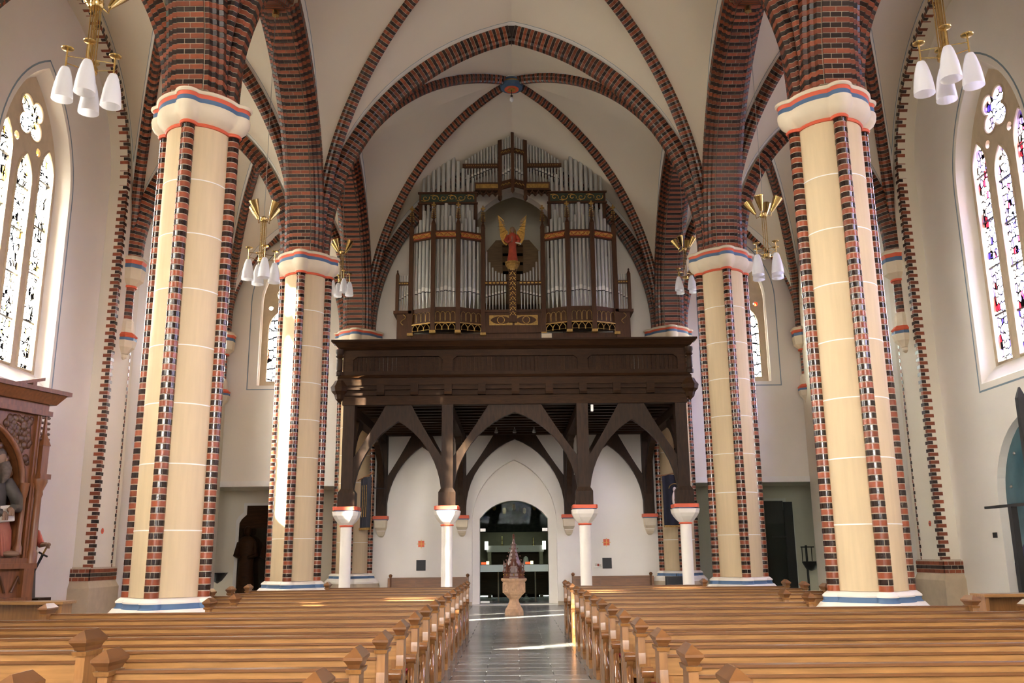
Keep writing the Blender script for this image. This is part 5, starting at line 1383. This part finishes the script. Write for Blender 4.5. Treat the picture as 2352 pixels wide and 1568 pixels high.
# banners
def banner(x, y, ang, label, fig):
    p = thing('church_banner', label, 'banner', (x, y, 2.20), ang)
    c = MB(); nx, nz = 12, 2
    P = [[(-.28+.56*i/nx, .025*sin(i*1.1), z) for i in range(nx+1)] for z in (0, 1.42)]
    vs = [v for r in P for v in r]+[(a, b+.012, z) for r in P for a, b, z in r]; n1 = nx+1
    fs = [(i, i+1, n1+i+1, n1+i) for i in range(nx)]+[(2*n1+i+1, 2*n1+i, 3*n1+i, 3*n1+i+1) for i in range(nx)]
    fs += [(0, n1, 3*n1, 2*n1), (nx, 2*n1+nx, 3*n1+nx, n1+nx)]+[(i+1, i, 2*n1+i, 2*n1+i+1) for i in range(nx)]+[(n1+i, n1+i+1, 3*n1+i+1, 3*n1+i) for i in range(nx)]
    MB().add(vs, fs).build('cloth', BANNER_BLUE, p, smooth=50)
    MB().box(-.28, .28, -.03, .04, -.06, 0).build('fringe', GOLD_DARK, p)
    MB().tube([(-.46,.0,1.36),(.40,.0,1.52)], .018, 8).build('crossbar', OAK_BENCH, p)
    if fig:
        mb = MB().sphere((.06,-.02,.72), .1, 12, 8, .9, .25, 2.3); mb.sphere((.06,-.02,1.0), .06, 10, 8, .9, .3, 1.2)
        mb.build('embroidered_figure', CLOTH_WHITE, p, smooth=60)
        MB().sphere((.07,-.045,.70), .05, 10, 6, .8, .25, 1.4).build('embroidered_heart', ROBE_RED, p, smooth=60)
        MB().tube([(.06+.17*cos(a), -.03, 1.0+.16*sin(a)) for a in [pi*.05+i*pi*.9/10 for i in range(11)]], .012, 6).build('embroidered_rays', GOLD_DARK, p)
    else:
        for k in range(3): MB().tube([(-.15+.12*k, -.03, .3), (-.1+.1*k, -.03, .8), (-.16+.13*k, -.03, 1.2)], .010, 5).build('embroidery', GOLD_DARK, p)
    MB().tube([(.30,.03,-.2),(.34,.03,1.6)], .016, 8).build('staff', OAK_BENCH, p)
    MB().tube([(.34,.03,1.1),(.34,.45,1.1)], .014, 6).build('bracket', IRON, p)
banner(4.50, 26.22, .1, 'black church banner with a white embroidered figure beside the gallery column', True)
banner(-4.28, 26.20, -.9, 'narrow dark church banner turned edge-on beside the gallery column', False)
# black loudspeaker box near the pier base
bx = thing('speaker_box', 'black box standing on the end wall pier base', 'loudspeaker', (4.42, 26.05, 0))
MB().box(-.25, .25, -.12, .12, 0, .80).build('cabinet', BLACK_BOX, bx); MB().box(-.22, .22, -.13, -.12, .05, .75).build('grille', BLACK, bx)
MB().tube([(.05,0,.80),(.05,0,.87)], .01, 6).build('aerial', BLACK, bx)

# ================================================================== blue glazed doorway in the side wall
BLUE_REFLECTION = mat('glass_blue_reflection', (.060,.135,.165), .12, var=.25, scale=1.4)  # blue reflection on the door glass, put into its base colour
BLUE_DEEP = mat('glass_deep_blue_reflection', (.010,.014,.085), .15, var=.2, scale=2)  # deeper blue part of the same reflection, also put into the colour
d4 = setting('door_4'); d4.location = (XW+.12, YM[1], 0); O = (XW+.12, YM[1], 0)
MB().prism(pointed(YM[1], 1.26, .0, 2.35, 1.53, 10), YZ(XW+.16), 0, .05).build('glass_sheet', BLUE_REFLECTION, d4, origin=O)
MB().prism([(YM[1]+1.2, .0), (YM[1]+1.22, 1.2), (YM[1]+.7, 1.65), (YM[1]+.2, 2.0), (YM[1]-1.2, 2.0), (YM[1]-1.2, 0)], YZ(XW+.14), 0, .02).build('lower_glass', BLUE_DEEP, d4, origin=O)
for z in (1.5, 2.6, 3.2): MB().sphere((XW+.15, YM[1]+1.0-.25*(z > 3), z), .028, 10, 6).build('stud', STEEL, d4, smooth=50, origin=O)
T = thing('iron_stand', 'black iron T-shaped stand in front of the blue glazed doorway', 'stand', (8.2, 15.23, 0))
MB().box(-.05, .05, -.05, .05, 0, 2.14).build('post', IRON, T); MB().box(-.03, .03, -1.3, .85, 2.14, 2.185).build('crossbar', IRON, T); MB().box(-.25, .25, -.3, .3, 0, .04).build('foot', IRON, T)
T2 = thing('iron_post', 'tall black post with pointed tip beside the blue glazed doorway', 'post', (7.4, 13.15, 0))
MB().box(-.06, .06, -.04, .04, 0, 3.62).build('shaft', IRON, T2); MB().frustum((-.06,.06,-.04,.04,3.62), (-.01,.01,-.01,.01,3.78)).build('tip', IRON, T2); MB().lathe([(.2,0),(.2,.04),(.06,.06)], 16).build('foot', IRON, T2)

# ================================================================== carved retable and its figures
ra = radians(65)
RT = thing('carved_retable', 'carved oak altar retable with pointed arch and crocketed pinnacle', 'retable', (-8.03, 15.4, -.587), 0)
RT.scale = (1.4, 1.4, 1.4)
RT.rotation_euler = (0, 0, radians(72))      # local +X runs along the face away from the altar, local -Y faces the nave
def RB(mb, nm, m=RETABLE_WOOD, sm=None, par=None): return mb.build(nm, m, par or RT, smooth=sm)
Wd = 1.72                                     # local x from -Wd to 0
MZ = 1.42
RB(MB().box(-Wd, -.02, .0, .36, .42, .95), 'altar_block', BLACK)
RB(MB().box(-Wd-.05, .0, -.06, .40, .95, 1.02), 'altar_slab', RETABLE_WOOD)
RB(MB().box(-Wd, -.03, .0, .40, 1.02, 1.34), 'predella')
for k in range(6): RB(MB().tube([(-.12-.25*k, -.02, 1.08), (-.20-.25*k, -.02, 1.25), (-.28-.25*k, -.02, 1.08)], .016, 6), 'predella_arch', RETABLE_CARVED, 50)
RB(MB().box(-.17, -.02, -.07, .42, 1.02, 1.40), 'plinth')
RB(MB().box(-Wd, -.0, -.08, .42, 1.34, 1.40), 'moulding')
RB(MB().box(-Wd, -.0, -.04, .42, 1.40, 1.46), 'moulding')
cx = -Wd/2
opening = pointed(cx, .60, 1.56, 2.28, .72, 10)
fr = RB(MB().prism([(-Wd+.06, 1.46), (-.10, 1.46), (-.10, 3.14), (-Wd+.06, 3.14)], XZ(.02), 0, .14, [opening]), 'frame')
RB(MB().box(-Wd+.1, -.1, .30, .34, 1.46, 3.14), 'niche_back', RETABLE_WOOD)
RB(MB().tube([(u, .01, v) for u, v in opening[1:-1]], .035, 8), 'arch_moulding', RETABLE_WOOD, 50)
inner = pointed(cx, .53, 1.56, 2.28, .64, 10)[1:-1]
for i in range(0, len(inner)-1, 2):         # cusps hanging inside the arch
    u, v = inner[i]; RB(MB().sphere((u*.94+cx*.06, .08, v-.03), .045, 8, 6, 1, .5, 1), 'cusp', RETABLE_CARVED, 50)
for k in range(60):                          # leaf carving in the spandrel
    a, b = random.random(), random.random()
    u, v = -.20-.38*a, 3.08-.62*b*(1-a*.85)
    RB(MB().sphere((u, .02, v), .035+.015*random.random(), 7, 5, 1, .6, 1.1), 'carved_leaf', RETABLE_CARVED, 50)
for u in (-.25,): 
    RB(MB().lathe([(.05,1.50),(.05,1.58),(.032,1.62),(.030,2.14),(.042,2.18),(.05,2.26),(.06,2.32)], 14, (u, -.02, 0)), 'colonnette', RETABLE_WOOD, 40)
RB(MB().box(-.165, -.10, -.02, .30, 1.46, 3.14), 'frame_post')
RB(MB().box(-.135, -.12, -.035, -.02, 1.46, 3.14), 'frame_bead')
RB(MB().lathe([(.065,1.40),(.065,1.52),(.045,1.56),(.042,2.16),(.055,2.20),(.05,2.24),(.09,2.34),(.09,2.38)], 14, (-.05, -.03, 0)), 'corner_column', RETABLE_WOOD, 40)
RB(MB().box(-.12, .04, -.11, .06, 2.38, 2.44), 'capital_plate')
RB(MB().box(-.09, .01, -.07, .03, 2.44, 2.80), 'buttress')
RB(MB().lathe([(.085,2.78),(.03,2.92),(.012,3.14)], 4, (-.04, -.02, 0), pi/4), 'pinnacle')
for k in range(5):
    for sg in (-1, 1): RB(MB().sphere((-.04+sg*(.06-.005*k), -.02, 2.86+.065*k), .022, 6, 5, 1.3, 1, .8), 'crocket', RETABLE_CARVED)
RB(MB().box(-Wd, .02, -.06, .44, 3.14, 3.20), 'architrave')
RB(MB().box(-Wd, -.02, -.03, .42, 3.20, 3.28), 'frieze')
RB(MB().frustum((-Wd-.02,.04,-.08,.40,3.28), (-Wd-.05,.12,-.16,.42,3.40)), 'cornice')
RB(MB().box(-Wd-.06, .16, -.19, .43, 3.40, 3.45), 'cornice_top')
RB(MB().add([(-.5,.2,3.45),(.10,.2,3.62),(.10,.2,3.66),(-.5,.2,3.49),(-.5,.34,3.45),(.10,.34,3.62),(.10,.34,3.66),(-.5,.34,3.49)], [(0,1,2,3),(7,6,5,4),(0,4,5,1),(3,2,6,7),(1,5,6,2),(0,3,7,4)]), 'top_board', RETABLE_WOOD)
RB(MB().box(-.06, .0, .22, .32, 3.45, 3.62), 'top_strut', RETABLE_WOOD)
# seated bearded man in the niche
SM = thing('bearded_man_carving', 'carved seated bearded man in a rose robe holding an open book', 'statue', (0, 0, 0))
SM.parent = None; SM.location = RT.location; SM.rotation_euler = RT.rotation_euler; SM.scale = RT.scale
def SB(mb, nm, m): return mb.build(nm, m, SM, smooth=60)
bx_ = cx+.30
SB(MB().lathe([(.34,1.475),(.35,1.60),(.33,1.78),(.27,1.92),(.20,1.98)], 20, (bx_-.02, .14, 0), sy=.55), 'lap_robe', ROBE_ROSE)
mb = MB()
for k in range(9): mb.tube([(bx_-.20+.045*k, .03-.08*sin(pi*k/8), 1.88-.02*k), (bx_-.24+.055*k, .03-.085*sin(pi*k/8), 1.70), (bx_-.22+.06*k, .03-.085*sin(pi*k/8), 1.485)], [.010,.016,.012], 8)
SB(mb, 'robe_folds', ROBE_ROSE)
mb = MB().lathe([(.19,1.90),(.21,2.05),(.20,2.22),(.17,2.36),(.09,2.44),(.055,2.50)], 20, (bx_, .15, 0), sy=.6)
mb.tube([(bx_+.17,.12,2.34),(bx_+.25,.02,2.15),(bx_+.20,-.06,2.02),(bx_+.10,-.10,2.02)], [.075,.075,.06,.045], 10)
mb.tube([(bx_-.17,.12,2.34),(bx_-.26,.04,2.14),(bx_-.18,-.06,1.98),(bx_-.05,-.10,1.96)], [.075,.075,.06,.045], 10)
SB(mb, 'tunic', ROBE_DARK)
mb = MB().sphere((bx_+.02, .10, 2.58), .085, 16, 12, .92, 1, 1.22); mb.sphere((bx_+.04, .008, 2.57), .018, 8, 6, .8, 1, 1.4)
SB(mb, 'head', SKIN_WOOD)
mb = MB().sphere((bx_+.02, .12, 2.615), .093, 16, 10, 1, 1, 1.1); mb.tube([(bx_+.03,.03,2.53),(bx_+.04,.0,2.46),(bx_+.05,.01,2.38),(bx_+.03,.02,2.30)], [.06,.065,.05,.015], 10)
SB(mb, 'hair_and_beard', HAIR_WOOD)
for dx, z in ((.06, 2.00), (-.02, 1.95)):
    mb = MB().sphere((bx_+dx, -.11, z), .04, 10, 8, 1, .7, .8)
    for q in range(4): mb.tube([(bx_+dx-.03+.02*q, -.13, z), (bx_+dx-.04+.02*q, -.15, z-.04), (bx_+dx-.04+.02*q, -.145, z-.07)], .0085, 6)
    SB(mb, 'hand', SKIN_WOOD)
SB(MB().add([(bx_-.06,-.12,1.86),(bx_+.13,-.12,1.88),(bx_+.16,-.06,2.06),(bx_-.03,-.06,2.04),(bx_-.06,-.10,1.85),(bx_+.13,-.10,1.87),(bx_+.16,-.04,2.05),(bx_-.03,-.04,2.03)], [(0,1,2,3),(7,6,5,4),(0,4,5,1),(1,5,6,2),(2,6,7,3),(3,7,4,0)]), 'book', PAPER)
SB(MB().sphere((bx_+.20, -.04, 1.51), .07, 10, 8, 1.6, 1, .5), 'foot', SKIN_WOOD)
# figure with a sword beside the retable
SW = thing('sword_statue', 'painted wooden saint statue leaning on a sword behind the retable edge', 'statue', (-8.36, 16.27, -.587))
SW.scale = (1.4, 1.4, 1.4)
MB().box(-.22, .12, -.16, .16, .42, .98).build('pedestal', OAK_DARK, SW)
MB().lathe([(.15,.98),(.14,1.10),(.12,1.35),(.11,1.5),(.12,1.70),(.10,1.80),(.04,1.86)], 18, (-.16, 0, 0), sy=.8).build('robe', ROBE_DARK, SW, smooth=60)
MB().sphere((-.16, 0, 1.95), .075, 12, 8, .9, 1, 1.2).build('head', SKIN_WOOD, SW, smooth=60)
MB().tube([(-.07,-.02,1.77),(.0,-.06,1.66),(.05,-.08,1.62)], [.055,.055,.045], 10).build('sleeve', ROBE_RED, SW, smooth=60)
hm = MB().tube([(.05,-.08,1.62),(.115,-.09,1.625)], [.032,.026], 8); hm.sphere((.14,-.09,1.62), .032, 8, 6, 1.1, .8, .8)
for q in range(4): hm.tube([(.13+.012*q,-.11,1.625),(.135+.012*q,-.12,1.60),(.13+.012*q,-.11,1.575)], .008, 5)
hm.build('hand', SKIN_WOOD, SW, smooth=60)
MB().tube([(.135,-.10,1.60),(.09,-.10,1.50)], .012, 8).build('sword_grip', GOLD_DARK, SW)
MB().tube([(.04,-.10,1.53),(.095,-.10,1.50),(.15,-.10,1.475)], .012, 6).build('sword_guard', IRON, SW)
MB().tube([(.09,-.10,1.50),(-.07,-.10,1.12)], [.018,.010], 4).build('sword_blade', IRON, SW)
for dx in (-.10, .0): MB().sphere((dx-.08, -.10, 1.005), .035, 8, 6, .8, 1.6, .7).build('foot', SKIN_WOOD, SW, smooth=60)

# ================================================================== added poplars outside, unseen, placed to block the sun
LEAF = mat('sun_blocker_leaves', (.05,.09,.025), .8, var=.5, scale=4)
BARK = mat('sun_blocker_bark', (.10,.075,.05), .9, var=.3, scale=6)
for yc, r, l in ((1.52, .68, 'slimmer added poplar outside near the altar, placed to block the sun'), (15.6, 1.25, 'fuller added poplar outside beyond the retable, placed to block the sun')):
    h = thing('sun_blocker_tree', l, 'tree', (-20.5, yc, -.3))
    MB().lathe([(.35,0),(.28,2),(.2,6),(.08,14)], 12).build('trunk', BARK, h, smooth=50)
    n, m = 28, 44; R_ = []
    for k in range(m+1):
        t = k/m; z = 1.8+t*20.5; rr = r*min(1, (t/.12)**.6)*min(1, ((1-t)/.3)**.6 if t < 1 else 0)
        R_.append([(max(rr, .02)*(1+.10*sin(5*a+k*1.7)+.07*sin(11*a-k*2.3))*cos(a), max(rr, .02)*(1+.10*sin(5*a+k*1.7)+.07*sin(11*a-k*2.3))*sin(a), z+.12*sin(7*a+k)) for a in [2*pi*i/n for i in range(n)]])
    MB().rings(R_).build('crown', LEAF, h)
